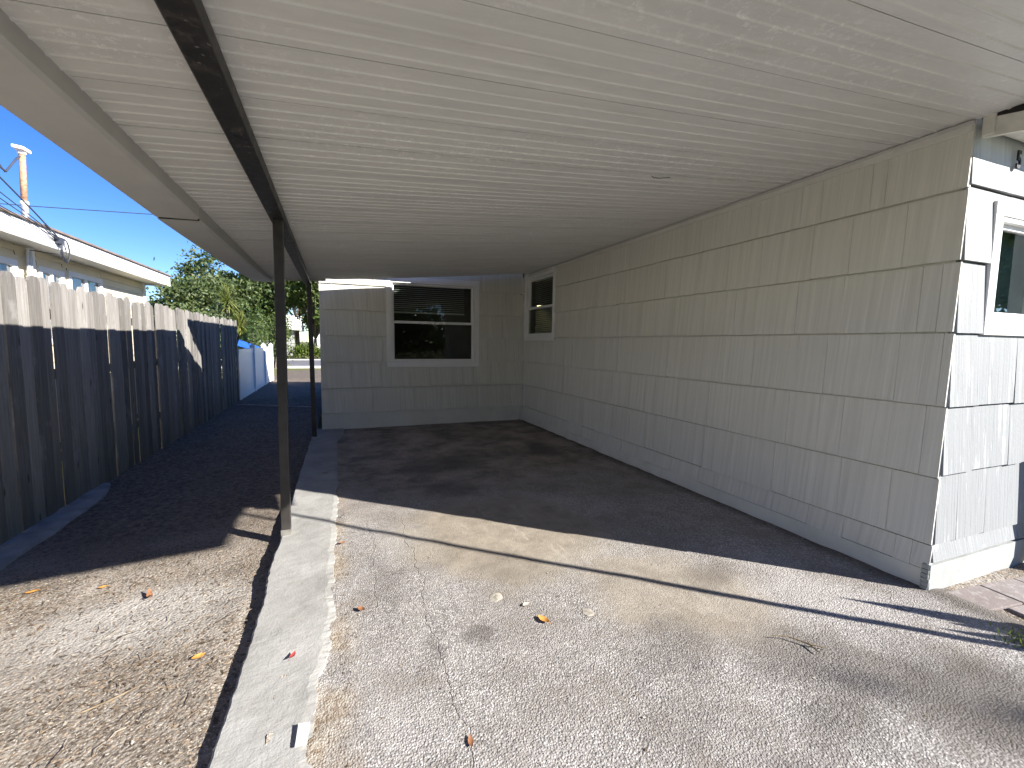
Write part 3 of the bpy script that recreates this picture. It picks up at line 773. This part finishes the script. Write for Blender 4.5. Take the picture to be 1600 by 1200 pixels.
# service mast through the eave
mast = thing('service_mast', 'rusty electrical service mast with white weatherhead on the neighbour roof', 'mast', (-4.0, 8.56, 2.95))
mb = MB(); mb.tube([(-4.0,8.54,2.9),(-4.0,8.54,3.26)], .040, 12); mb.build('sleeve', M['galv'], mast, smooth=True)
mb = MB(); mb.tube([(-4.0,8.54,3.26),(-4.0,8.58,3.98)], .036, 12); mb.build('pipe', M['rust'], mast, smooth=True)
mb = MB(); mb.tube([(-4.0,8.54,3.25),(-4.0,8.54,3.29)], .046, 12); mb.build('collar', M['fascia'], mast)
mb = MB(); mb.prism([(-4.07,8.48,3.99),(-3.93,8.48,3.97),(-3.93,8.66,3.97),(-4.07,8.66,3.99)], (0,0,.05)); mb.tube([(-4.0,8.57,3.93),(-4.0,8.57,4.0)], .05, 10)
mb.build('weatherhead', M['fascia'], mast, bevel=.015)
mb = MB(); mb.box(-4.14, -3.86, 8.38, 8.72, 2.965, 2.985); mb.box(-4.06,-3.94,8.46,8.62,2.985,3.03); mb.build('roof_flashing', M['galv'], mast)
# the cables
def cable(name, pts, r, label, group=None):
    mb = MB(); P = []
    for (a, b) in zip(pts, pts[1:]):
        a, b = Vector(a), Vector(b)
        for i in range(8): P.append(a.lerp(b, i/8))
    P.append(Vector(pts[-1])); mb.tube(P, r, 6)
    return tag(mb.build(name, M['cable'], None, smooth=True), label, 'cable', group)
cable('service_drop', [(-3.99,8.50,3.88),(-3.99,8.40,3.80),(-4.0,8.2,3.58),(-4.05,8.0,3.66),(-4.2,7.7,3.98),(-4.8,6.3,4.6),(-5.6,3,5.4),(-4.2,-8,7.3)], .013, 'thick dark service cable looping down from the weatherhead')
cable('loop_cable', [(-4.02,8.50,3.86),(-4.05,8.40,3.70),(-4.06,8.30,3.60),(-4.1,8.12,3.80),(-4.3,7.6,4.05),(-5.2,5.4,4.9),(-4.2,-8,7.1)], .009, 'thin dark cable looping beside the weatherhead')
cgrp = 'telephone cables along the neighbour eave'
for i, (z, yy) in enumerate(((3.10,6.5),(2.93,6.5),(2.86,6.5),(2.78,6.5))):
    cable('eave_cable', [(-3.26,7.62,2.665-.008*i),(-3.25,7.1,(2.665+z)/2-.012),(-3.25,yy,z),(-3.1,5.2,z+.9*(z-2.6)), (-4.1,-8,6.2+.12*i)], .0055 if i else .008,
          ('uppermost of the cables sloping along the white eave to the coil','second highest cable sloping along the white eave to the coil','third highest cable sloping along the white eave to the coil','lowest cable sloping along the white eave to the coil')[i], cgrp)
mb = MB()
for q in range(3):
    P = [(-3.24-.01*q, 7.72+(.085+.006*q)*math.cos(w)+.01*q, 2.53+(.13+.01*q)*math.sin(w)) for w in [2*math.pi*i/20 for i in range(21)]]
    mb.tube(P, .006, 6, False)
mb.box(-3.30,-3.24,7.60,7.70,2.60,2.68)
tag(mb.build('cable_coil', M['cable'], None), 'dark coil of spare cable hanging from the white fascia', 'cable')
cable('wall_cable', [(-3.26,7.74,2.47),(-3.5,7.76,2.50),(-3.64,7.78,2.52)], .006, 'short cable running under the soffit from coil to conduit')
cable('utility_wire', [(-60,31,7.6),(-24,30.2,7.75),(-14,30.0,7.84),(-9.2,30.0,8.0),(2,29.6,8.6),(40,28.6,9.4)], .02, 'single thin utility wire crossing the blue sky')

pole = thing('utility_pole', 'tall wooden utility pole in the neighbour front yard behind the viewer', 'pole', (-4.2,-8,0))
mb = MB(); mb.tube([(-4.2,-8,-.3),(-4.2,-8,8.6)], [.15,.10], 12); mb.build('shaft', M['bark'], pole, smooth=True)
mb = MB(); mb.box(-5.2,-3.2,-8.2,-8.1,7.9,8.02); mb.build('crossarm', M['bark'], pole)
# ------------------------------------------------------------------ vegetation
def tree(name, label, base, H, spread, mat, seed, nleaf=6000, lsize=.22, zlow=.3, trunk_r=.2, group=None, open_=1.0, lean=(0,0), nlimb=7, clump=.9):
    rr = random.Random(seed); B = Vector(base)
    root = thing(name, label, 'tree', base, group)
    mb = MB(); tips = []
    fork = H*zlow
    tr = [B + Vector((0,0,-.2)), B + Vector((lean[0]*.3, lean[1]*.3, fork*.5)), B + Vector((lean[0], lean[1], fork))]
    mb.tube(tr, [trunk_r, trunk_r*.8, trunk_r*.65], 8)
    for i in range(nlimb):
        a = 2*math.pi*(i+rr.uniform(-.3,.3))/nlimb
        up = rr.uniform(.25, 1.0); rad = spread*rr.uniform(.55, 1.0)*(1.15-.55*up)
        top = tr[2] + Vector((math.cos(a)*rad, math.sin(a)*rad, (H-fork)*up*rr.uniform(.75, .97)))
        mid = tr[2].lerp(top, .5) + Vector((rr.uniform(-.2,.2), rr.uniform(-.2,.2), (H-fork)*.10))
        s0 = tr[2].lerp(mid, .02)
        mb.tube([s0, mid, top], [trunk_r*.5, trunk_r*.28, trunk_r*.06], 6)
        tips += [top, mid.lerp(top, .5)]
        for q in range(4):
            st = mid.lerp(top, rr.uniform(.0, .8))
            en = st + Vector((rr.uniform(-1,1), rr.uniform(-1,1), rr.uniform(-.35,.7)))*spread*.38
            mb.tube([st, st.lerp(en, .5)+Vector((0,0,.08)), en], [trunk_r*.18, trunk_r*.10, trunk_r*.03], 5)
            tips += [en, st.lerp(en, .55)]
    mb.build('trunk', M['bark'], root, smooth=True)
    cb = MB(); per = max(8, nleaf//len(tips))
    for t in tips:
        if rr.random() > open_: continue
        cr = clump*rr.uniform(.6, 1.3)
        for q in range(int(per*rr.uniform(.5, 1.5))):
            d = Vector((max(-1,min(1,rr.gauss(0,.5))), max(-1,min(1,rr.gauss(0,.5))), max(-.7,min(.7,rr.gauss(0,.34)))))*cr
            c = t + d; s = lsize*rr.uniform(.6, 1.3)
            nrm = Vector((rr.uniform(-1,1), rr.uniform(-1,1), rr.uniform(-.2,1.2))).normalized()
            a = nrm.orthogonal().normalized(); a.rotate(Matrix.Rotation(rr.uniform(0, 6.28), 3, nrm)); b = nrm.cross(a)
            cb.add([c-a*s*.5, c+b*s*.32-nrm*s*.05, c+a*s*.5, c-b*s*.32-nrm*s*.05], [(0,1,2,3)])
    cb.build('crown', mat, root)
    return root
tg = 'trees beyond the street'
tree('oak_tree', 'tall open crowned olive tree with sky showing through, behind the neighbour eave', (-9.6,44,-.17), 8.9, 4.2, M['leaf_rust'], 3, 15000, .30, .32, .22, tg, .95, (.4,0), 9, 1.15)
tree('oak_tree', 'dense dark green tree across the street directly beyond the near post', (-5.0,46,-.17), 10.0, 4.6, M['leaf_dark'], 8, 17000, .30, .22, .25, tg, 1.0, (0,0), 9, 1.15)
tree('oak_tree', 'leafy mid green tree across the street at the wing wall end', (-1.6,44,-.17), 8.8, 3.6, M['leaf_olive'], 12, 15000, .30, .2, .2, tg, 1.0, (0,0), 8, 1.1)
tree('young_oak', 'low rounded pale olive tree just past the end of the neighbour roof', (-13.0,46,-.17), 5.6, 2.0, M['leaf_olive'], 17, 7000, .28, .3, .12, tg, 1.0, (0,0), 8, 1.0)
tree('oak_tree', 'broad shadowy tree low behind the yucca and tall trees', (-8.6,52,-.17), 6.2, 4.4, M['leaf_dark'], 23, 9000, .28, .15, .2, tg, 1.0, (0,0), 9, 1.2)
tree('oak_tree', 'tallest green tree, hidden mostly by the carport eave', (-4.0,58,-.17), 13.0, 5.0, M['leaf_olive'], 29, 9000, .32, .3, .28, tg, .9, (0,0), 8, 1.2)
# trees and a house on the front side, seen in the window glass
fg = 'front yard trees behind the viewer'
tree('street_tree', 'broad bright green street tree reflected in the windows', (2.5,-21,-.17), 9.5, 4.5, M['leaf_dark'], 31, 12000, .40, .12, .25, fg, 1, (0,0), 8, 1.2)
tree('street_tree', 'tall olive street tree facing the carport mouth', (-4.5,-22,-.17), 10.5, 4.8, M['leaf_dark'], 37, 12000, .40, .12, .28, fg, 1, (0,0), 8, 1.2)
tree('street_tree', 'green street tree facing the front window', (20,-4.8,-.17), 6.5, 3.6, M['leaf_light'], 41, 8000, .34, .25, .26, fg, 1, (0,0), 8, 1.2)
tree('yard_tree', 'slim front yard tree casting dappled shade on the driveway corner', (14.0,-10.0,-.17), 8.2, 1.4, M['leaf_olive'], 43, 2200, .16, .62, .09, fg, 1, (0,0), 8, .7)
# far hedge and houses
def shrub(name, label, cx, cy, z0, rx, ry, rz, mat, seed, n, ls, cat='shrub', group=None):
    rr = random.Random(seed); root = thing(name, label, cat, (cx,cy,z0), group)
    mb = MB(); tw = MB()
    lob = [(rr.uniform(-.7,.7)*rx, rr.uniform(-.7,.7)*ry, rr.uniform(.3,.8)*rz, rr.uniform(.3,.55)) for _ in range(12)]
    for (lx,ly,lz,lr) in lob:
        tw.tube([(cx+lx*.2,cy+ly*.2,z0-.1),(cx+lx*.6,cy+ly*.6,z0+lz*.6),(cx+lx,cy+ly,z0+lz)], [.03,.02,.008], 5)
        for q in range(n//12):
            c = Vector((cx+lx+rr.gauss(0,.5)*lr*rx, cy+ly+rr.gauss(0,.5)*lr*ry, max(z0+.02, z0+lz+rr.gauss(0,.5)*lr*rz)))
            s = ls*rr.uniform(.6,1.3); nrm = Vector((rr.uniform(-1,1), rr.uniform(-1,1), rr.uniform(-.2,1.2))).normalized()
            a = nrm.orthogonal().normalized(); a.rotate(Matrix.Rotation(rr.uniform(0,6.28),3,nrm)); b = nrm.cross(a)
            mb.add([c-a*s*.5, c+b*s*.22, c+a*s*.5, c-b*s*.22], [(0,1,2,3)])
    tw.build('stem', M['bark'], root); mb.build('foliage', mat, root); return root
shrub('hedge', 'bright green low hedge in the sun across the street', -2.2, 43, -.1, 2.0, .8, 1.0, M['leaf_light'], 51, 3000, .2, 'hedge')
shrub('vine_shrub', 'olive vines climbing above the wooden fence top past the neighbour house', -3.0, 13.2, .6, .5, 2.4, 1.7, M['leaf_rust'], 53, 3600, .09)
shrub('leafy_shrub', 'dark shrub tangle behind the white fence below the yucca', -3.6, 21.5, .0, 1.1, 1.4, 2.6, M['leaf_dark'], 57, 3000, .13)
shrub('leafy_shrub', 'sunlit green shrub above the white fence end', -3.1, 27.0, .0, 1.0, 1.0, 2.7, M['leaf_olive'], 59, 2600, .15)
shrub('reflection_hedge', 'added unseen dark hedge behind the viewer, blocking sky in the window reflections', 0, -15, -.17, 9, 1.3, 4.4, M['leaf_dark'], 63, 16000, .34, 'hedge')  # added out of view, raised and dense to darken the rear window reflection
# yucca
yc = thing('yucca', 'spiky two headed yucca rising behind the end of the wooden fence', 'yucca', (-2.75, 14.8, -.1))
mb = MB(); mb.tube([(-2.75,14.8,-.2),(-2.76,14.8,1.2),(-2.74,14.6,2.45)], [.07,.06,.045], 8); mb.tube([(-2.75,14.8,.9),(-2.6,14.7,1.3),(-2.46,14.6,1.75)], [.05,.045,.04], 8)
mb.build('trunk', M['bark'], yc, smooth=True)
rr = random.Random(61)
for (c, n_, ln) in (((-2.74,14.6,2.45),150,.52), ((-2.46,14.6,1.75),150,.48)):
    hb = MB(); c = Vector(c)
    for q in range(n_):
        az = rr.uniform(0, 6.28); el = rr.uniform(-1.1, 1.45); L = ln*rr.uniform(.75, 1.1)
        d = Vector((math.cos(az)*math.cos(el), math.sin(az)*math.cos(el), math.sin(el))); sd = d.cross(Vector((0,0,1))).normalized() if abs(d.z) < .99 else Vector((1,0,0))
        p0 = c + Vector((0,0,rr.uniform(-.15,.1))); p1 = p0 + d*L*.55; p2 = p0 + d*L + Vector((0,0,-.10*L*(1 if el < .9 else .2)))
        w = .020
        hb.add([p0-sd*w*.7, p0+sd*w*.7, p1+sd*w, p1-sd*w, p2], [(0,1,2,3),(3,2,4)])
    hb.build('leaf_head', M['yucca'], yc)
# far houses
fh = thing('far_house', 'small white house across the street beside the wing wall', 'house', (1.0, 58, 0))
mb = MB(); mb.box(-2.2, 6, 55, 62, -.2, 3.3); mb.build('wall', M['fascia'], fh)
mb = MB(); mb.prism([(-2.8,54.4,3.3),(-2.8,54.4,3.42),(-2.8,58.5,5.0),(-2.8,62.6,3.42),(-2.8,62.6,3.3)], (9.4,0,0)); mb.build('roof', M['graywood'], fh)
mb = MB(); mb.box(-1.5,-.5,54.96,54.99,1.0,2.4); mb.build('window', M['glass2'], fh)
fh2 = thing('far_house', 'low grey house with white posts across the street behind the trees', 'house', (-7.5, 54, 0))
mb = MB(); mb.box(-12, -4.2, 53, 60, -.2, 2.7); mb.build('wall', M['graywood'], fh2)
mb = MB(); mb.prism([(-12.6,51.6,2.5),(-12.6,51.6,2.62),(-12.6,56.5,4.2),(-12.6,61,2.62),(-12.6,61,2.5)], (9.2,0,0)); mb.build('roof', M['soffit'], fh2)
for px in (-10.4, -7.6, -6.4, -5.0):
    mb = MB(); mb.box(px, px+.16, 51.7, 51.86, -.2, 2.5); mb.build('post', M['fascia'], fh2)
mb = MB(); mb.box(-6.3,-5.3,52.95,52.99,.8,2.1); mb.build('window', M['glass2'], fh2)
# sapling at the driveway edge (outside the frame, its shadow crosses the slab)
sp = thing('sapling', 'slender staked sapling with arching strap leaves beside the driveway', 'sapling', (3.95, .11, 0))
mb = MB(); mb.tube([(3.95,.11,-.1),(3.945,.115,1.2),(3.955,.11,2.3),(3.95,.115,3.35)], [.026,.024,.022,.018], 8); mb.build('trunk', M['bark'], sp, smooth=True)
fb = MB(); rr = random.Random(71)
nn = Vector((.659, .752, 0))
for q in range(11):
    off = rr.choice((rr.uniform(.03, .08), rr.uniform(.14, .24), rr.uniform(.14, .24))); z0 = rr.uniform(.22, .35); top = rr.uniform(.55, 1.15) if off > .12 else rr.uniform(.5, .8); w = rr.uniform(.025, .06)
    P = [Vector((3.95,.11,z0)) + nn*off*min(1, 1.7*t) + Vector((.02*math.sin(q), .02*math.cos(q), (top-z0)*t)) for t in (0,.25,.5,.75,1)]
    sd = nn*1.0; ws = [.008, w*.8, w, w*.8, .002]; vs = []
    for p, ww in zip(P, ws): vs += [p-sd*ww, p+sd*ww+Vector((0,0,.004))]
    fb.add(vs, [(2*i,2*i+1,2*i+3,2*i+2) for i in range(4)])
fb.build('foliage', M['leaf_light'], sp)
# grass tuft
tf = MB(); rr = random.Random(73)
for q in range(110):
    bx, by = 3.07+rr.gauss(0,.06), .985+rr.gauss(0,.035); az = rr.uniform(0,6.28); L = rr.uniform(.03,.085)
    p0 = Vector((bx,by,-.005)); d = Vector((math.cos(az)*.6, math.sin(az)*.6, rr.uniform(.3,1))).normalized(); sd = Vector((-math.sin(az),math.cos(az),0))*.0025
    tf.add([p0-sd, p0+sd, p0+d*L*.6+sd, p0+d*L*.6-sd, p0+d*L-Vector((0,0,.01))], [(0,1,2,3),(3,2,4)])
tag(tf.build('grass_tuft', M['leaf_light']), 'small green grass tuft beside the paver path', 'grass')

# ------------------------------------------------------------------ litter
def leaf(x, y, z, L, W, ang, mat, label, curl=.25, lift=.012, tilt=.2):
    mb = MB(); n = 6; vs = []
    for i in range(n+1):
        t = i/n; w = W*math.sin(math.pi*min(1, t*.96+.03))**.8*.5
        zz = lift*(.4+curl*4*(t-.5)**2*2)
        vs += [((t-.5)*L, -w, zz+w*.45), ((t-.5)*L, 0, zz), ((t-.5)*L, w, zz+w*.55)]
    fs = []
    for i in range(n):
        a = i*3; fs += [(a,a+3,a+4,a+1),(a+1,a+4,a+5,a+2)]
    vs += [(-L*.5-.012,.001,lift*.9),(-L*.5-.012,-.001,lift*.9)]; fs.append((0,1,len(vs)-2,len(vs)-1))
    mb.add(vs, fs); o = mb.build('fallen_leaf', mat, None, smooth=True)
    o.location = (x, y, z-.006 if x > -.4 else soil_z(x, y)+.001); o.rotation_euler = (rnd(-.1,.1), rnd(-tilt,tilt)*.4, ang)
    return tag(o, label, 'leaf', 'fallen leaves on the ground')
leaf(.955, 1.937, .004, .078, .042, 1.9, M['leaf_orange'], 'curled orange leaf alone in the middle of the sunlit driveway', .4, .014)
leaf(.415, 1.40, .004, .05, .02, 1.4, M['leaf_brown'], 'small brown leaf at the bottom of the driveway', .3)
leaf(-.200, 2.066, .022, .05, .02, 1.2, M['leaf_red'], 'narrow red leaf on the concrete strip', .4)
leaf(.02, 3.20, .012, .045, .025, .6, M['leaf_brown'], 'brown leaf at the strip edge near the post', .3)
leaf(-.60, 2.28, -.04, .055, .03, .5, M['leaf_orange'], 'orange leaf on the soil near the concrete strip', .3)
leaf(-1.0, 2.98, -.05, .085, .03, 1.9, M['leaf_brown'], 'long brown curled leaf standing on the pale sand', .8, .02)
leaf(-1.28, 3.18, -.055, .045, .025, .3, M['leaf_orange'], 'tan orange leaf at the shade edge on the soil', .3)
leaf(-1.62, 3.24, -.055, .065, .03, .1, M['leaf_orange'], 'broad orange leaf on the soil at the far left shade edge', .3)
leaf(.10, 2.35, .008, .05, .03, 2.2, M['leaf_brown'], 'dark brown leaf caught in the crumbled strip edge', .3)
leaf(.925, 2.09, .005, .05, .03, .4, m_plain('pale_leaf', (.45,.40,.33), .7, .2, 50), 'pale dry leaf left of the stones on the driveway', .3)
mb = MB(); mb.add([(-.155,1.575,.022),(-.118,1.575,.021),(-.112,1.665,.024),(-.150,1.668,.026),(-.135,1.62,.028)], [(0,1,4),(1,2,4),(2,3,4),(3,0,4)])
mb.add([(-.155,1.575,.020),(-.118,1.575,.019),(-.112,1.665,.022),(-.150,1.668,.024)], [(3,2,1,0)])
tag(mb.build('paper_scrap', M['paper']), 'small white scrap of paper on the concrete strip', 'paper')
mb = MB(); mb.tube([(1.93,1.44,.012),(2.0,1.40,.014),(2.045,1.33,.012),(2.10,1.28,.010)], [.002,.003,.0045,.002], 6); mb.tube([(2.045,1.33,.012),(2.03,1.27,.012)], [.004,.002], 5)
tag(mb.build('twig', M['dry']), 'thin bent twig on the driveway near the shadow of the sapling', 'twig')
mb = MB(); mb.tube([(-.98,2.06,-.03),(-.86,2.10,-.02),(-.75,2.19,-.03)], [.003,.004,.002], 5)
tag(mb.build('twig', M['dry']), 'short dark twig on the soil left of the strip', 'twig')
def stone(x, y, s, label, seed):
    bm = bmesh.new(); bmesh.ops.create_icosphere(bm, subdivisions=2, radius=1)
    for v in bm.verts: v.co *= 1+.35*noise.noise(v.co*1.4+Vector((seed,0,0))); v.co.z *= .22; v.co.x *= 1.3
    bmesh.ops.scale(bm, vec=(s,s,s), verts=bm.verts); me = bpy.data.meshes.new('stone'); bm.to_mesh(me); bm.free()
    o = bpy.data.objects.new('stone', me); COL.objects.link(o); o.location = (x,y,-.001); o.rotation_euler[2] = seed; me.materials.append(M['stone'])
    tag(o, label, 'stone', 'loose stones on the driveway')
stone(.80, 2.215, .040, 'flat pale stone in the tan patch left of the orange leaf', 1)
stone(1.21, 1.92, .034, 'pale stone chip in the tan patch right of the orange leaf', 2)
stone(1.27, 1.86, .022, 'smallest stone chip at the right rim of the tan patch', 3)
# straw
mb = MB(); rq = random.Random(91)
for q in range(150):
    x, y = rq.uniform(-1.9, -.5), 1.4 + 2.2*rq.random(); a = rq.uniform(0, 6.28); L = rq.uniform(.03, .12); z = soil_z(x, y)+.004
    mb.tube([(x,y,z),(x+L*.5*math.cos(a),y+L*.5*math.sin(a),soil_z(x,y)+.010),(x+L*math.cos(a+.3),y+L*math.sin(a+.3),z+.002)], [.0012,.0016,.0008], 4, False)
mb.build('straw_litter', M['litter'], None, kind='stuff')
# hose across the yard
mb = MB(); P = [(-2.1+.2*i, 11.4-.09*i+.06*math.sin(i*.7), soil_z(-2.1+.2*i, 11.4)+.02) for i in range(9)]
mb.tube(P, .014, 8); tag(mb.build('garden_hose', M['hose'], None, smooth=True), 'pale garden hose lying straight across the shaded side yard', 'hose')
# leaf chips and straw
rr = random.Random(81)
def litter(name, n, pos, zf, smin, smax):
    mb = MB()
    for q in range(n):
        x, y = pos(); s = rr.uniform(smin, smax)*(1+.05*y); a = rr.uniform(0, 6.28); w = s*rr.uniform(.15,.6)
        ux, uy = math.cos(a), math.sin(a); z = zf(x, y)+.003; t1, t2 = rr.uniform(-.3,.5)*s, rr.uniform(-.2,.4)*w
        mb.add([(x-ux*s-uy*w*.6, y-uy*s+ux*w*.6, z), (x+uy*w*.0-ux*s*.0-uy*w, y+ux*w, z+abs(t2)), (x+ux*s, y+uy*s, z+max(0,t1)), (x+uy*w, y-ux*w, z+.002)], [(0,1,2,3)])
    return mb.build(name, M['litter'], None, kind='stuff')
def soil_pos():
    y = 1.2 + 12*rr.random()**1.6; x = rr.uniform(-2.1, -.42)
    return x, y
def drift_pos():
    if rr.random() < .5: return min(-.6, max(-2.1, rr.gauss(-1.75, .22))), rr.gauss(3.05, .22)
    return min(-.45, rr.gauss(-.9, .35)), rr.gauss(2.2, .45)
litter('leaf_drift', 1300, drift_pos, soil_z, .004, .013)
litter('soil_litter', 9000, soil_pos, soil_z, .002, .009)
def drv_pos():
    if rr.random() < .45: return rr.uniform(0,3.15), rr.uniform(3.6,7.4)
    if rr.random() < .4: return abs(rr.gauss(0,.05))+.0, rr.uniform(1.2,4)
    return rr.uniform(0,3.1), rr.uniform(.8,4)
litter('driveway_litter', 520, drv_pos, driveway_z, .003, .009)
def edge_pos():
    if rr.random() < .55: return 3.165-abs(rr.gauss(0,.035)), rr.uniform(1.5,7.5)
    return rr.uniform(.1,3.1), 7.53-abs(rr.gauss(0,.03))
litter('wall_foot_litter', 700, edge_pos, driveway_z, .004, .014)

# ------------------------------------------------------------------ light, sky, camera
w = bpy.data.worlds.new('World'); scn.world = w; w.use_nodes = True
nt = w.node_tree; bg = nt.nodes['Background']; sky = nt.nodes.new('ShaderNodeTexSky'); sky.sky_type = 'NISHITA'
sky.sun_disc = False; sky.sun_elevation = R(SUN_EL); sky.sun_rotation = math.atan2(-SD.x, -SD.y); sky.air_density = 1.0; sky.dust_density = 0; sky.ozone_density = 3; sky.altitude = 1500
hs = nt.nodes.new('ShaderNodeHueSaturation'); hs.inputs['Saturation'].default_value = 1.3; hs.inputs['Hue'].default_value = .517; hs.inputs['Value'].default_value = .93; nt.links.new(sky.outputs[0], hs.inputs['Color']); nt.links.new(hs.outputs[0], bg.inputs[0]); bg.inputs[1].default_value = .072
sl = bpy.data.lights.new('sun', 'SUN'); sl.energy = 4.8; sl.angle = R(.5); sl.color = (1, .95, .88)
so = bpy.data.objects.new('sun', sl); COL.objects.link(so); so.location = (20,-18,20)
ce = math.cos(R(SUN_EL)); so.rotation_euler = Vector((SD.x*ce, SD.y*ce, -math.sin(R(SUN_EL)))).to_track_quat('-Z', 'Y').to_euler()

yaw, pitch, roll = R(21.58294722), R(5.17332594), R(.75490489)
fwd = Vector((math.sin(yaw)*math.cos(pitch), math.cos(yaw)*math.cos(pitch), -math.sin(pitch)))
rt = Vector((math.cos(yaw), -math.sin(yaw), 0)); up = rt.cross(fwd)
r2 = rt*math.cos(roll) + up*math.sin(roll); u2 = up*math.cos(roll) - rt*math.sin(roll)
cam = bpy.data.cameras.new('camera'); cam.sensor_width = 36; cam.lens = 700.15/1600*36; cam.clip_start = .02; cam.clip_end = 2000
co = bpy.data.objects.new('camera', cam); COL.objects.link(co)
co.matrix_world = Matrix(((r2.x,u2.x,-fwd.x,0),(r2.y,u2.y,-fwd.y,0),(r2.z,u2.z,-fwd.z,1.4),(0,0,0,1)))
scn.camera = co
scn.view_settings.view_transform = 'Standard'; scn.view_settings.look = 'None'; scn.view_settings.gamma = 1; scn.view_settings.exposure = 1.62
scn.render.engine = 'CYCLES'
cy = scn.cycles; cy.max_bounces = 12; cy.diffuse_bounces = 8; cy.glossy_bounces = 4; cy.transmission_bounces = 6; cy.transparent_max_bounces = 12; cy.use_denoising = True
